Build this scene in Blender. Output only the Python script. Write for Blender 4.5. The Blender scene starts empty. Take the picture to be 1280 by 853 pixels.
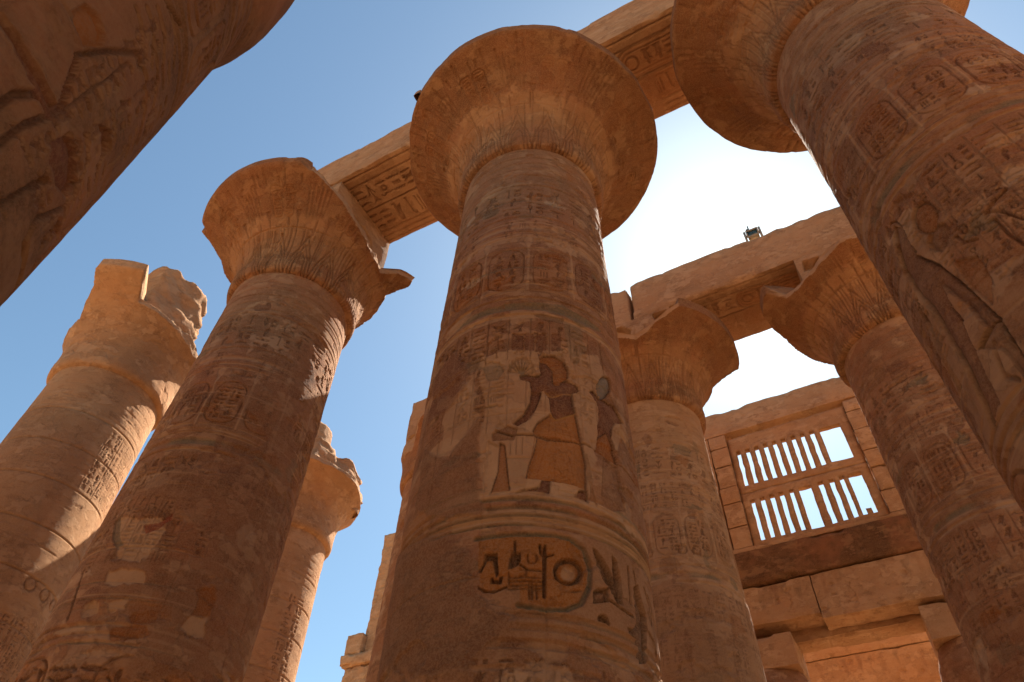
import bpy, math, random
import numpy as np

# ------------------------------------------------------------------ camera, sky, sun
S = bpy.context.scene
C = S.collection
IMG_W, IMG_H, FOC = 1280.0, 853.0, 867.06
CX, CY = 640.0, 426.5
RIGHT = np.array([0.87979663, 0.47436006, 0.0306662])
UPV = np.array([0.33734092, -0.66851459, 0.66278907])
VIEW = np.array([-0.33490147, 0.57277463, 0.74817794])
EYE = np.array([0.0, 0.0, 1.6])
cam = bpy.data.cameras.new('camera')
cam_o = bpy.data.objects.new('camera', cam)
C.objects.link(cam_o)
from mathutils import Matrix, Vector
M = Matrix(((RIGHT[0], UPV[0], -VIEW[0], EYE[0]), (RIGHT[1], UPV[1], -VIEW[1], EYE[1]),
            (RIGHT[2], UPV[2], -VIEW[2], EYE[2]), (0, 0, 0, 1)))
cam_o.matrix_world = M
cam.sensor_width = 36.0
cam.lens = FOC / IMG_W * 36.0
cam.clip_start = 0.05
cam.clip_end = 3000
S.camera = cam_o

SUN_EL, SUN_AZ = math.radians(52.0), math.radians(-1.0)     # azimuth from +Y towards +X
sdir = Vector((math.sin(SUN_AZ) * math.cos(SUN_EL), math.cos(SUN_AZ) * math.cos(SUN_EL), math.sin(SUN_EL)))
w = bpy.data.worlds.new('World'); S.world = w; w.use_nodes = True
wn = w.node_tree.nodes; wl = w.node_tree.links
bg = wn['Background']
sky = wn.new('ShaderNodeTexSky'); sky.sky_type = 'NISHITA'; sky.sun_disc = False
sky.sun_elevation = SUN_EL; sky.sun_rotation = SUN_AZ
sky.air_density = 1.15; sky.dust_density = 0.62; sky.ozone_density = 0.7; sky.altitude = 80
tint = wn.new('ShaderNodeMix'); tint.data_type = 'RGBA'; tint.blend_type = 'MULTIPLY'; tint.inputs[0].default_value = 1.0
tint.inputs[7].default_value = (0.90, 1.045, 1.02, 1)
wl.new(sky.outputs[0], tint.inputs[6]); wl.new(tint.outputs[2], bg.inputs[0]); bg.inputs[1].default_value = 0.05
sun = bpy.data.lights.new('sun', 'SUN'); sun.energy = 5.0; sun.angle = math.radians(0.53); sun.color = (1.0, 0.885, 0.73)
sun_o = bpy.data.objects.new('sun', sun); C.objects.link(sun_o)
sun_o.rotation_euler = (-sdir).to_track_quat('-Z', 'Y').to_euler()
sun_o.location = (0, 60, 60)
S.view_settings.view_transform = 'Standard'; S.view_settings.look = 'None'
S.view_settings.exposure = 1.7; S.view_settings.gamma = 1.0; S.view_settings.use_curve_mapping = False
S.render.engine = 'CYCLES'
S.cycles.max_bounces = 8; S.cycles.diffuse_bounces = 6
S.cycles.use_denoising = True
S.cycles.sample_clamp_indirect = 6.0

# ------------------------------------------------------------------ helpers: properties, noise
def tag(o, label=None, cat=None, group=None, kind='thing'):
    if label: o['label'] = label
    if cat: o['category'] = cat
    if group: o['group'] = group
    if kind: o['kind'] = kind
    return o

def thing(name, label, cat, loc, group=None):
    o = bpy.data.objects.new(name, None); C.objects.link(o)
    o.location = loc; o.empty_display_size = 0.3
    return tag(o, label, cat, group, 'thing')

def _hash(ix, iy, iz, seed):
    h = (ix.astype(np.int64) * 374761393 + iy.astype(np.int64) * 668265263 + iz.astype(np.int64) * 2147483647 * 3 + seed * 974634777) & 0xFFFFFFFF
    h = ((h ^ (h >> 13)) * 1274126177) & 0xFFFFFFFF
    h = ((h ^ (h >> 15)) * 2246822519) & 0xFFFFFFFF
    h = h ^ (h >> 16)
    return (h & 0xFFFFFF).astype(np.float32) / 16777215.0

def vnoise(x, y, z, seed=0, lin=False):
    x, y, z = np.broadcast_arrays(x, y, z)
    fx, fy, fz = np.floor(x), np.floor(y), np.floor(z)
    tx, ty, tz = (x - fx).astype(np.float32), (y - fy).astype(np.float32), (z - fz).astype(np.float32)
    if not lin: tx = tx * tx * (3 - 2 * tx); ty = ty * ty * (3 - 2 * ty); tz = tz * tz * (3 - 2 * tz)
    ix, iy, iz = fx.astype(np.int64), fy.astype(np.int64), fz.astype(np.int64)
    r = 0
    for dx in (0, 1):
        for dy in (0, 1):
            for dz in (0, 1):
                wgt = (tx if dx else 1 - tx) * (ty if dy else 1 - ty) * (tz if dz else 1 - tz)
                r = r + wgt * _hash(ix + dx, iy + dy, iz + dz, seed)
    return r

def fbm(x, y, z, scale, octv=4, seed=0, gain=0.5, lin=False):
    a, s, t, n = 1.0, scale, 0, 0
    for i in range(octv):
        t = t + a * vnoise(x * s + 13.7 * i, y * s - 7.1 * i, z * s + 3.3 * i, seed + i * 17, lin)
        n += a; a *= gain; s *= 2.03
    return t / n

def sstep(a, b, x):
    t = np.clip((x - a) / (b - a), 0, 1)
    return t * t * (3 - 2 * t)

def pixel_ray(x, y):
    d = RIGHT * (x - CX) - UPV * (y - CY) + VIEW * FOC
    return d

# ------------------------------------------------------------------ materials
def stone_material(name, dark=(0.150, 0.060, 0.027), mid=(0.325, 0.155, 0.075), pale=(0.46, 0.268, 0.148), red=(0.310, 0.115, 0.052), streak=1.0, grain=1.0, wear0=0.78, flk=0.62):
    m = bpy.data.materials.new(name); m.use_nodes = True
    nt = m.node_tree; N = nt.nodes; L = nt.links
    b = N['Principled BSDF']; b.inputs['Roughness'].default_value = 0.92
    b.inputs['Specular IOR Level'].default_value = 0.10
    geo = N.new('ShaderNodeNewGeometry')
    def mapped(sc):
        mp = N.new('ShaderNodeMapping'); mp.inputs['Scale'].default_value = sc
        L.new(geo.outputs['Position'], mp.inputs['Vector']); return mp.outputs[0]
    def noise(scale, detail, rough=0.6, vec=None, dist=0.0):
        n = N.new('ShaderNodeTexNoise'); n.inputs['Scale'].default_value = scale
        n.inputs['Detail'].default_value = detail; n.inputs['Roughness'].default_value = rough
        n.inputs['Distortion'].default_value = dist
        L.new(vec or geo.outputs['Position'], n.inputs['Vector']); return n.outputs['Fac']
    def ramp(f, p0, p1, c0=(0, 0, 0, 1), c1=(1, 1, 1, 1)):
        r = N.new('ShaderNodeValToRGB'); r.color_ramp.elements[0].position = p0; r.color_ramp.elements[1].position = p1
        r.color_ramp.elements[0].color = c0; r.color_ramp.elements[1].color = c1
        L.new(f, r.inputs[0]); return r.outputs[0]
    def mix(f, a, c, mode='MIX'):
        x = N.new('ShaderNodeMix'); x.data_type = 'RGBA'; x.blend_type = mode
        if isinstance(f, float): x.inputs[0].default_value = f
        else: L.new(f, x.inputs[0])
        for k, v in ((6, a), (7, c)):
            if isinstance(v, tuple): x.inputs[k].default_value = v + (1,)
            else: L.new(v, x.inputs[k])
        return x.outputs[2]
    def mul(a, k):
        n = N.new('ShaderNodeMath'); n.operation = 'MULTIPLY'
        L.new(a, n.inputs[0])
        if isinstance(k, float): n.inputs[1].default_value = k
        else: L.new(k, n.inputs[1])
        return n.outputs[0]
    def add(a, c):
        n = N.new('ShaderNodeMath'); n.operation = 'ADD'; L.new(a, n.inputs[0]); L.new(c, n.inputs[1]); return n.outputs[0]
    big = noise(0.38, 6, 0.62, dist=.3)
    strata = noise(1.5, 9, 0.66, mapped((0.5, 0.5, 3.2)), .4)
    flake = noise(1.7, 12, 0.68, mapped((1, 1, 1.5)), .15)          # sharp-edged remains of skin and plaster
    med = noise(3.4, 10, 0.7)
    fine = noise(42.0, 7, 0.78)
    grit = noise(95.0, 4, 0.7)
    c = mix(ramp(big, 0.40, 0.60), mix(0.5, dark, mid), mid)
    c = mix(mul(ramp(flake, 0.515, 0.565), flk), c, pale)
    c = mix(mul(ramp(noise(2.1, 11, 0.7, mapped((1, 1, 1.9)), .1), 0.53, 0.60), 0.55), c, dark)
    if streak > 0: c = mix(mul(ramp(strata, 0.47, 0.62), 0.48 * streak), c, mix(0.35, c, dark) if False else dark)
    c = mix(mul(ramp(noise(0.8, 7, .65), 0.45, 0.62), 0.55), c, red)
    c = mix(mul(ramp(med, 0.50, 0.68), 0.35), c, pale)
    at = N.new('ShaderNodeAttribute'); at.attribute_name = 'Paint'; at.attribute_type = 'GEOMETRY'
    wear = N.new('ShaderNodeMapRange'); wear.inputs['To Min'].default_value = wear0
    L.new(ramp(noise(5.0, 11, 0.75, None, .3), 0.42, 0.53), wear.inputs['Value'])
    c = mix(mul(at.outputs['Alpha'], wear.outputs[0]), c, at.outputs['Color'])
    c = mix(mul(ramp(fine, 0.50, 0.75), 0.24), c, (0.07, 0.034, 0.017))
    c = mix(mul(ramp(fine, 0.50, 0.30), 0.25), c, pale)
    L.new(c, b.inputs['Base Color'])
    bm = N.new('ShaderNodeBump'); bm.inputs['Strength'].default_value = 0.8 * grain; bm.inputs['Distance'].default_value = 0.03
    h = add(add(mul(fine, 0.45), mul(med, 1.2)), add(mul(grit, 0.5), mul(ramp(flake, 0.515, 0.545), 0.4)))
    L.new(h, bm.inputs['Height']); L.new(bm.outputs[0], b.inputs['Normal'])
    return m

STONE = stone_material('carved_sandstone')
PLAIN = stone_material('dressed_sandstone', dark=(0.19, 0.090, 0.042), mid=(0.42, 0.236, 0.122), pale=(0.50, 0.300, 0.168), red=(0.41, 0.195, 0.088), streak=.4)
NEAR = stone_material('shaded_near_sandstone', dark=(0.085, 0.036, 0.016), mid=(0.175, 0.078, 0.033), pale=(0.26, 0.130, 0.062), streak=.6, grain=.55, flk=.4)  # same sandstone in darker tones, the near column's shade put into its colour
BELL = stone_material('painted_capital_sandstone', dark=(0.110, 0.044, 0.019), mid=(0.30, 0.137, 0.061), pale=(0.45, 0.250, 0.122), streak=.35)
def plain_material(name, col, rough=0.6, metal=0.0):
    m = bpy.data.materials.new(name); m.use_nodes = True
    nt = m.node_tree; b = nt.nodes['Principled BSDF']
    n = nt.nodes.new('ShaderNodeTexNoise'); n.inputs['Scale'].default_value = 30
    r = nt.nodes.new('ShaderNodeValToRGB')
    r.color_ramp.elements[0].color = tuple(x * 0.7 for x in col) + (1,); r.color_ramp.elements[1].color = tuple(col) + (1,)
    nt.links.new(n.outputs['Fac'], r.inputs[0]); nt.links.new(r.outputs[0], b.inputs['Base Color'])
    b.inputs['Roughness'].default_value = rough; b.inputs['Metallic'].default_value = metal
    return m

PALE = (0.49, 0.290, 0.158); REDB = (0.125, 0.040, 0.022); ORNG = (0.35, 0.112, 0.016); DKOR = (0.27, 0.085, 0.018)
GREEN = (0.145, 0.120, 0.075); DARK = (0.085, 0.045, 0.024); BLUE = (0.155, 0.145, 0.125); BROWN = (0.22, 0.10, 0.05); SMOOTH = (0.185, 0.081, 0.038)

# ------------------------------------------------------------------ mesh building
def mesh_from(name, verts, quads, mat, parent=None, paint=None, smooth=True, loc=None):
    me = bpy.data.meshes.new(name)
    v = np.asarray(verts, np.float32); q = np.asarray(quads, np.int32)
    me.vertices.add(len(v)); me.vertices.foreach_set('co', v.ravel())
    me.loops.add(q.size); me.loops.foreach_set('vertex_index', q.ravel())
    me.polygons.add(len(q)); me.polygons.foreach_set('loop_start', np.arange(0, q.size, 4, dtype=np.int32))
    me.polygons.foreach_set('loop_total', np.full(len(q), 4, np.int32))
    if paint is not None:
        a = me.attributes.new('Paint', 'FLOAT_COLOR', 'POINT')
        a.data.foreach_set('color', np.asarray(paint, np.float32).ravel())
    me.update(calc_edges=True)
    if smooth: me.polygons.foreach_set('use_smooth', np.ones(len(q), bool))
    me.materials.append(mat)
    o = bpy.data.objects.new(name, me); C.objects.link(o)
    if parent: o.parent = parent
    if loc is not None: o.location = loc
    return o

def grid_quads(nv, nu, closed):
    cols = nu if closed else nu - 1
    i = np.arange(nv - 1)[:, None]; j = np.arange(cols)[None, :]; j2 = (j + 1) % nu
    return np.stack([i * nu + j, i * nu + j2, (i + 1) * nu + j2, (i + 1) * nu + j], -1).reshape(-1, 4)

# ------------------------------------------------------------------ relief canvas
def sd_line(pts, U, V):
    d = None
    for (x0, y0), (x1, y1) in zip(pts[:-1], pts[1:]):
        ex, ey = x1 - x0, y1 - y0; L = ex * ex + ey * ey + 1e-12
        t = np.clip(((U - x0) * ex + (V - y0) * ey) / L, 0, 1)
        q = (U - x0 - t * ex) ** 2 + (V - y0 - t * ey) ** 2
        d = q if d is None else np.minimum(d, q)
    return np.sqrt(d)

def sd_poly(pts, U, V):
    d = sd_line(list(pts) + [pts[0]], U, V)
    ins = np.zeros(np.broadcast(U, V).shape, bool)
    n = len(pts)
    for i in range(n):
        (x0, y0), (x1, y1) = pts[i], pts[(i + 1) % n]
        if y0 == y1: continue
        c = ((y0 > V) != (y1 > V)) & (U < (x1 - x0) * (V - y0) / (y1 - y0) + x0)
        ins ^= c
    return np.where(ins, -d, d)

def arc(cx, cy, rx, ry, a0, a1, n=16):
    return [(cx + rx * math.cos(math.radians(a0 + (a1 - a0) * k / n)), cy + ry * math.sin(math.radians(a0 + (a1 - a0) * k / n))) for k in range(n + 1)]

def rrect(x0, y0, x1, y1, r, n=6):
    r = min(r, (x1 - x0) / 2, (y1 - y0) / 2)
    p = []
    for cx, cy, a in ((x1 - r, y1 - r, 0), (x0 + r, y1 - r, 90), (x0 + r, y0 + r, 180), (x1 - r, y0 + r, 270)):
        p += arc(cx, cy, r, r, a, a + 90, n)
    return p

GLYPH = {
    'reed': [('p', [(.36, 0), (.52, 0), (.56, .40), (.78, .78), (.62, 1), (.40, .74)])],
    'sun': [('r', .5, .5, .42), ],
    'disc': [('p', arc(.5, .5, .4, .4, 0, 360, 14)[:-1])],
    'water': [('l', [(0, .4), (.12, .62), (.25, .38), (.38, .62), (.5, .38), (.63, .62), (.75, .38), (.88, .62), (1, .4)])],
    'bird': [('p', [(0, .22), (.22, .42), (.34, .66), (.44, .92), (.60, 1), (.76, .93), (.92, .86), (.74, .80), (.72, .58), (.62, .36), (.44, .27)]),
             ('l', [(.46, .3), (.46, 0), (.62, 0)]), ('l', [(.56, .3), (.58, .1)])],
    'owl': [('p', [(0, .12), (.2, .36), (.34, .62), (.36, .92), (.46, 1), (.72, 1), (.82, .9), (.80, .66), (.72, .36), (.5, .24)]),
            ('l', [(.5, .26), (.5, 0), (.7, 0)]), ('l', [(.62, .3), (.64, .04), (.8, .04)])],
    'mouth': [('p', [(0, .5), (.25, .68), (.5, .73), (.75, .68), (1, .5), (.75, .34), (.5, .3), (.25, .34)])],
    'loaf': [('p', [(.08, .25), (.92, .25)] + arc(.5, .25, .42, .5, 0, 180, 8)[1:-1])],
    'bowl': [('p', [(0, .7), (1, .7)] + arc(.5, .7, .5, .5, 0, -180, 8)[1:-1])],
    'ankh': [('l', arc(.5, .78, .17, .2, 0, 360, 10)), ('l', [(.5, .58), (.5, 0)]), ('l', [(.18, .5), (.82, .5)])],
    'seat': [('p', [(.18, 0), (.82, 0), (.84, .12), (.60, .34), (.66, .62), (.60, .72), (.66, .90), (.52, 1), (.38, .94), (.36, .76), (.22, .62), (.18, .3)])],
    'man': [('p', [(.1, 0), (.9, 0), (.9, .12), (.62, .2), (.78, .42), (.56, .62), (.62, .80), (.52, .98), (.36, .96), (.32, .78), (.36, .66), (.16, .5), (.2, .2)]),
            ('l', [(.6, .55), (.9, .7)])],
    'snake': [('l', [(0, .4), (.12, .66), (.28, .66), (.36, .44), (.55, .40), (.7, .5), (.85, .42), (1, .36)])],
    'djed': [('l', [(.5, 0), (.5, 1)]), ('l', [(.22, .95), (.78, .95)]), ('l', [(.22, .82), (.78, .82)]), ('l', [(.22, .69), (.78, .69)]), ('l', [(.25, .03), (.75, .03)])],
    'was': [('l', [(.5, 0), (.5, .85), (.25, .98), (.2, .85)]), ('l', [(.4, 0), (.6, 0)])],
    'scarab': [('p', arc(.5, .48, .26, .34, 0, 360, 12)[:-1]), ('l', [(.3, .7), (.05, .95)]), ('l', [(.7, .7), (.95, .95)]), ('l', [(.25, .45), (0, .4)]), ('l', [(.75, .45), (1, .4)]), ('l', [(.3, .25), (.1, .02)]), ('l', [(.7, .25), (.9, .02)])],
    'house': [('l', [(.4, .2), (.05, .2), (.05, .8), (.95, .8), (.95, .2), (.7, .2)])],
    'arm': [('l', [(0, .35), (0, .6), (.4, .6), (.75, .5), (1, .62)]), ('l', [(.4, .52), (.7, .42)])],
    'stool': [('p', [(.18, .18), (.82, .18), (.82, .82), (.18, .82)])],
    'leg': [('l', [(.3, 1), (.34, .16), (.3, .04), (.8, .04)])],
    'plant': [('l', [(.5, 0), (.5, .6)]), ('p', [(.5, .55), (.15, 1), (.5, .9), (.85, 1)]), ('l', [(.5, .1), (.2, .5)]), ('l', [(.5, .1), (.8, .5)])],
    'eye': [('l', arc(.5, .45, .48, .3, 20, 160, 8)), ('l', arc(.5, .6, .48, .28, -20, -160, 8)), ('p', arc(.5, .52, .13, .13, 0, 360, 8)[:-1])],
    'strokes': [('l', [(.2, .1), (.2, .9)]), ('l', [(.5, .1), (.5, .9)]), ('l', [(.8, .1), (.8, .9)])],
    'feather': [('p', [(.42, 0), (.54, 0), (.56, .5), (.78, .74), (.7, .98), (.46, 1), (.34, .8), (.44, .5)])],
    'bread': [('l', [(.1, .3), (.9, .3)]), ('l', [(.1, .5), (.9, .5)]), ('l', [(.1, .7), (.9, .7)])],
}
TALL = ['reed', 'bird', 'owl', 'ankh', 'seat', 'man', 'djed', 'was', 'plant', 'feather', 'scarab', 'strokes', 'bird', 'man']
FLAT = ['water', 'mouth', 'bowl', 'snake', 'arm', 'eye', 'loaf', 'mouth', 'water']
SMALL = ['sun', 'disc', 'loaf', 'stool', 'scarab', 'bowl']

class Canvas:
    """height and paint painted on a (v rows, u columns) grid measured in metres"""
    def __init__(s, u, v):
        s.u, s.v = np.asarray(u, np.float32), np.asarray(v, np.float32)
        s.D = np.zeros((len(v), len(u)), np.float32)
        s.R = np.zeros((len(v), len(u), 4), np.float32); s.R[..., :3] = PALE
        s.E = np.ones_like(s.D)
        s.ink = None; s.lk = 1.0; s.ia = .5
    def win(s, x0, x1, y0, y1):
        a, b = np.searchsorted(s.u, [x0, x1]); c, d = np.searchsorted(s.v, [y0, y1])
        if b - a < 1 or d - c < 1: return None
        return slice(c, d), slice(a, b)
    def box(s, pts, m):
        xs = [p[0] for p in pts]; ys = [p[1] for p in pts]
        return s.win(min(xs) - m, max(xs) + m, min(ys) - m, max(ys) + m)
    def noise(s, W, scale, seed=5):
        U, V = np.meshgrid(s.u[W[1]], s.v[W[0]])
        return fbm(U, V, np.zeros(1), scale, 4, seed)
    def uv(s, W): return s.u[W[1]][None, :], s.v[W[0]][:, None]
    def _paint(s, W, cov, col):
        R = s.R[W]
        a0 = R[..., 3]; k = cov
        ao = a0 + (1 - a0) * k; m = (k / np.maximum(ao, 1e-5))[..., None]
        R[..., :3] = R[..., :3] * (1 - m) + np.array(col, np.float32) * m
        R[..., 3] = ao
        s.R[W] = R
    def poly(s, pts, depth=0.02, rim=0.05, floor=0.3, col=None, a=0.8, bev=0.007):
        W = s.box(pts, 0.05)
        if W is None: return
        U, V = s.uv(W); sd = sd_poly(pts, U, V)
        if depth:
            t = np.clip(-sd / bev + 0.3, 0, 1)
            prof = t * (floor + (1 - floor) * np.exp(np.minimum(sd, 0) / rim))
            s.D[W] = np.minimum(s.D[W], -depth * prof)
        if col is not None: s._paint(W, np.clip(-sd / 0.012 + .5, 0, 1) * a, col)
    def line(s, pts, wd=0.03, depth=0.018, col=None, a=0.7):
        W = s.box(pts, wd)
        if W is None: return
        U, V = s.uv(W); d = sd_line(pts, U, V)
        prof = np.clip(1.25 - 1.25 * (2 * d / wd) ** 2, 0, 1)
        if depth > 0: s.D[W] = np.minimum(s.D[W], -depth * prof)
        else: s.D[W] = np.maximum(s.D[W], -depth * prof)
        if col is not None: s._paint(W, prof * a, col)
    def patch(s, pts, col, a=0.7, ragged=0.10, scale=5.0, edge=0.02, seed=5, depth=0.0):
        W = s.box(pts, ragged + edge)
        if W is None: return
        U, V = s.uv(W); sd = sd_poly(pts, U, V) + (s.noise(W, scale, seed) - 0.5) * 2.6 * ragged
        cov = np.clip(-sd / edge + .5, 0, 1)
        s._paint(W, cov * a, col)
        if depth: s.D[W] -= depth * cov
    def erase(s, pts, ragged=0.15, scale=3.0, edge=0.06, seed=9, col=None, a=0.7, raise_=0.004):
        W = s.box(pts, ragged + edge)
        if W is None: return
        U, V = s.uv(W); sd = sd_poly(pts, U, V) + (s.noise(W, scale, seed) - 0.5) * 2.6 * ragged
        cov = np.clip(-sd / edge + .5, 0, 1)
        s.D[W] = s.D[W] * (1 - cov) + raise_ * cov
        if col is not None: s._paint(W, cov * a, col)
    def band(s, z, wd, depth, col=None, a=0.7):
        W = s.win(-1e9, 1e9, z - wd, z + wd)
        if W is None: return
        d = np.abs(s.v[W[0]] - z)[:, None] * np.ones((1, len(s.u)), np.float32)
        prof = np.clip(1.25 - 1.25 * (2 * d / wd) ** 2, 0, 1)
        if depth > 0: s.D[W] = np.minimum(s.D[W], -depth * prof)
        else: s.D[W] = np.maximum(s.D[W], -depth * prof)
        if col is not None:
            n = s.noise(W, 1.3, 31); s._paint(W, prof * a * sstep(.40, .58, n), col)
    def glyph(s, name, x, y, w, h, depth=0.02, lw=0.026, col=None, flip=False, a=0.6):
        lw *= s.lk
        if col is None and s.ink: col, a = s.ink, s.ia
        for it in GLYPH[name]:
            f = (lambda p: (x + w * (1 - p[0] if flip else p[0]), y + h * p[1]))
            if it[0] == 'p': s.poly([f(p) for p in it[1]], depth, 0.04, 0.5, col, a)
            elif it[0] == 'l': s.line([f(p) for p in it[1]], lw, depth * .9, col, a)
            else:
                c = f((it[1], it[2])); r = it[3] * min(w, h)
                s.line(arc(c[0], c[1], r, r, 0, 360, 16), lw * 1.2, depth, col, a)
    def column_text(s, x0, x1, y0, y1, rng, depth=0.018, col=None, lw=0.022):
        wd = x1 - x0; y = y1
        while y - y0 > 0.3 * wd:
            k = rng.random()
            if k < .45:
                h = min(wd * .95, y - y0)
                if rng.random() < .5: s.glyph(rng.choice(TALL), x0 + wd * .1, y - h * .94, wd * .8, h * .88, depth, lw, col)
                else:
                    s.glyph(rng.choice(TALL), x0, y - h * .94, wd * .5, h * .88, depth, lw, col)
                    s.glyph(rng.choice(SMALL), x0 + wd * .55, y - h * .5, wd * .42, h * .42, depth, lw, col)
                    s.glyph(rng.choice(SMALL), x0 + wd * .55, y - h * .96, wd * .42, h * .42, depth, lw, col)
            elif k < .85:
                h = min(wd * .42, y - y0); s.glyph(rng.choice(FLAT), x0 + wd * .05, y - h, wd * .9, h * .9, depth, lw, col)
            else:
                h = min(wd * .45, y - y0)
                s.glyph(rng.choice(SMALL), x0 + wd * .02, y - h, wd * .42, h * .85, depth, lw, col)
                s.glyph(rng.choice(SMALL), x0 + wd * .54, y - h, wd * .42, h * .85, depth, lw, col)
            y -= h * 1.04
    def row_text(s, x0, x1, y0, y1, rng, depth=0.02, col=None, lw=0.026):
        h = y1 - y0; x = x0
        while x < x1 - .15 * h:
            k = rng.random()
            if k < .5:
                wd = h * .55; s.glyph(rng.choice(TALL), x, y0 + h * .05, wd * .9, h * .9, depth, lw, col, rng.random() < .5)
            else:
                wd = h * .62; s.glyph(rng.choice(FLAT), x, y0 + h * .62, wd * .92, h * .3, depth, lw, col)
                s.glyph(rng.choice(FLAT + SMALL), x, y0 + h * .34, wd * .92, h * .28, depth, lw, col)
                s.glyph(rng.choice(FLAT), x, y0 + h * .04, wd * .92, h * .28, depth, lw, col)
            x += wd * 1.05
    def cartouche(s, x0, y0, x1, y1, rng, vertical=True, depth=0.018, col=None, fill=None, fa=.6, lw=0.03):
        r = min(x1 - x0, y1 - y0) * .42
        q = rrect(x0, y0, x1, y1, r)
        if fill is not None: s.poly(q, 0, col=fill, a=fa)
        s.line(q + [q[0]], lw, depth, col)
        m = .17 * min(x1 - x0, y1 - y0)
        if vertical and x1 - x0 > .4:
            xm = (x0 + x1) / 2
            s.column_text(x0 + m * .7, xm - .01, y0 + m, y1 - m, rng, depth, col, lw * .55); s.column_text(xm + .01, x1 - m * .7, y0 + m, y1 - m, rng, depth, col, lw * .55)
        elif vertical: s.column_text(x0 + m, x1 - m, y0 + m, y1 - m, rng, depth, col, lw * .75)
        else: s.row_text(x0 + m, x1 - m, y0 + m, y1 - m, rng, depth, col, lw * .75)

# ------------------------------------------------------------------ column parts
NECK = 14.72
def shaft_r(z): return np.interp(z, [0, 1.0, 2.6, 4.6, 6.6, 8.6, 11, 13, 14.75], [1.36, 1.46, 1.50, 1.525, 1.545, 1.53, 1.485, 1.45, 1.425])

class ShaftCanvas(Canvas):
    def __init__(s, ax, n_front, rows, top=NECK, rfun=shaft_r, rref=1.5, z_dense=2.5, wide=102):
        s.ax = ax; s.rfun = rfun; s.rref = rref; kd = 1.0
        s.face = math.degrees(math.atan2(-ax[0], ax[1]))
        rel = np.concatenate([np.linspace(-180, -wide, 26)[:-1], np.linspace(-wide, wide, n_front), np.linspace(wide, 180, 26)[1:-1]])
        s.rel = rel
        z = np.concatenate([np.linspace(0, z_dense, 14)[:-1], z_dense + (top - z_dense) * np.linspace(0, 1, rows) ** 1.15])
        Canvas.__init__(s, np.radians(rel) * rref, z)
        s.ink = (0.105, 0.040, 0.019); s.ia = .62; s.lk = 1.2; s.kd = 1.7
    def px(s, x, y):
        d = pixel_ray(x, y); r = s.rref; z = 7.0
        for _ in range(4):
            r = float(s.rfun(z)); a = d[0] ** 2 + d[1] ** 2; b = -2 * (d[0] * s.ax[0] + d[1] * s.ax[1]); c = s.ax[0] ** 2 + s.ax[1] ** 2 - r * r
            t = (-b - math.sqrt(max(b * b - 4 * a * c, 0))) / (2 * a)
            p = d * t + EYE; z = p[2]
        rel = math.degrees(math.atan2(p[0] - s.ax[0], -(p[1] - s.ax[1]))) - s.face
        rel = (rel + 180) % 360 - 180
        return (math.radians(rel) * s.rref, z)
    def pxs(s, pts, ox=0, oy=0, k=1.0): return [s.px(ox + a / k, oy + b / k) for a, b in pts]
    def build(s, parent, seed, mat=None, rough=0.012, joints=True, erode=0.0, chip=0.026):
        U, V = np.meshgrid(s.u, s.v)
        th = np.radians(s.rel + s.face)[None, :]
        r0 = s.rfun(s.v)[:, None]
        X, Y, Z = r0 * np.sin(th) + s.ax[0], -r0 * np.cos(th) + s.ax[1], V
        n1 = fbm(X, Y, Z, 0.9, 4, seed); n2 = fbm(X, Y, Z * 1.6, 4.5, 4, seed + 3)
        lo = fbm(X, Y, Z, 0.55, 3, seed + 9)
        if erode > 0: s.D *= 1 - erode * sstep(.50, .64, lo)
        # chips: flakes broken off the skin of the stone
        ch = sstep(.64, .70, fbm(X, Y, Z * 1.3, 1.7, 5, seed + 21))
        s.D *= s.kd
        D = s.D - ch * chip + (n1 - .5) * 2.2 * rough + (n2 - .5) * 1.1 * rough
        if joints:
            z = 1.05; rng = random.Random(seed)
            while z < s.v[-1] - .4:
                jit = 0.03 * (vnoise(U * .8, np.full_like(U, z), np.zeros(1), seed) - .5)
                d = np.abs(V + jit - z)
                D -= 0.014 * np.clip(1 - d / 0.016, 0, 1) * sstep(.42, .55, fbm(X, Y, Z, 1.2, 2, seed + 40 + int(z)))
                for k in range(2):
                    u0 = rng.uniform(-3, 3); m = (V > z) & (V < z + 1.02)
                    D -= 0.012 * np.clip(1 - np.abs(U - u0) / 0.014, 0, 1) * m * (rng.random() < .7)
                z += rng.choice([.98, 1.06, 1.12])
        s.Dfull = D
        r = r0 + D
        P = np.stack([r * np.sin(th), -r * np.cos(th), Z], -1)
        nv, nu = P.shape[:2]
        return mesh_from('shaft', P.reshape(-1, 3), grid_quads(nv, nu, True), mat or STONE, parent, s.R.reshape(-1, 4))

BELLP = [(1.30, -0.05), (1.44, -0.01), (1.53, 0.03), (1.575, .11), (1.59, .25), (1.575, .5), (1.59, .85), (1.67, 1.2), (1.83, 1.5), (2.06, 1.78), (2.36, 2.05), (2.70, 2.27), (2.96, 2.40), (3.02, 2.46), (3.03, 2.56), (3.02, 2.70), (2.97, 2.74)]
def smooth_profile(pr, n):
    pr = np.array(pr, float); L = np.concatenate([[0], np.cumsum(np.hypot(*np.diff(pr, axis=0).T))])
    t = np.linspace(0, L[-1], n)
    # centripetal-ish smoothing: cubic through numpy interpolation with local averaging
    r, z = np.interp(t, L, pr[:, 0]), np.interp(t, L, pr[:, 1])
    for _ in range(2):
        r[1:-1] = (r[:-2] + 2 * r[1:-1] + r[2:]) / 4; z[1:-1] = (z[:-2] + 2 * z[1:-1] + z[2:]) / 4
    return t, r, z

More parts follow.
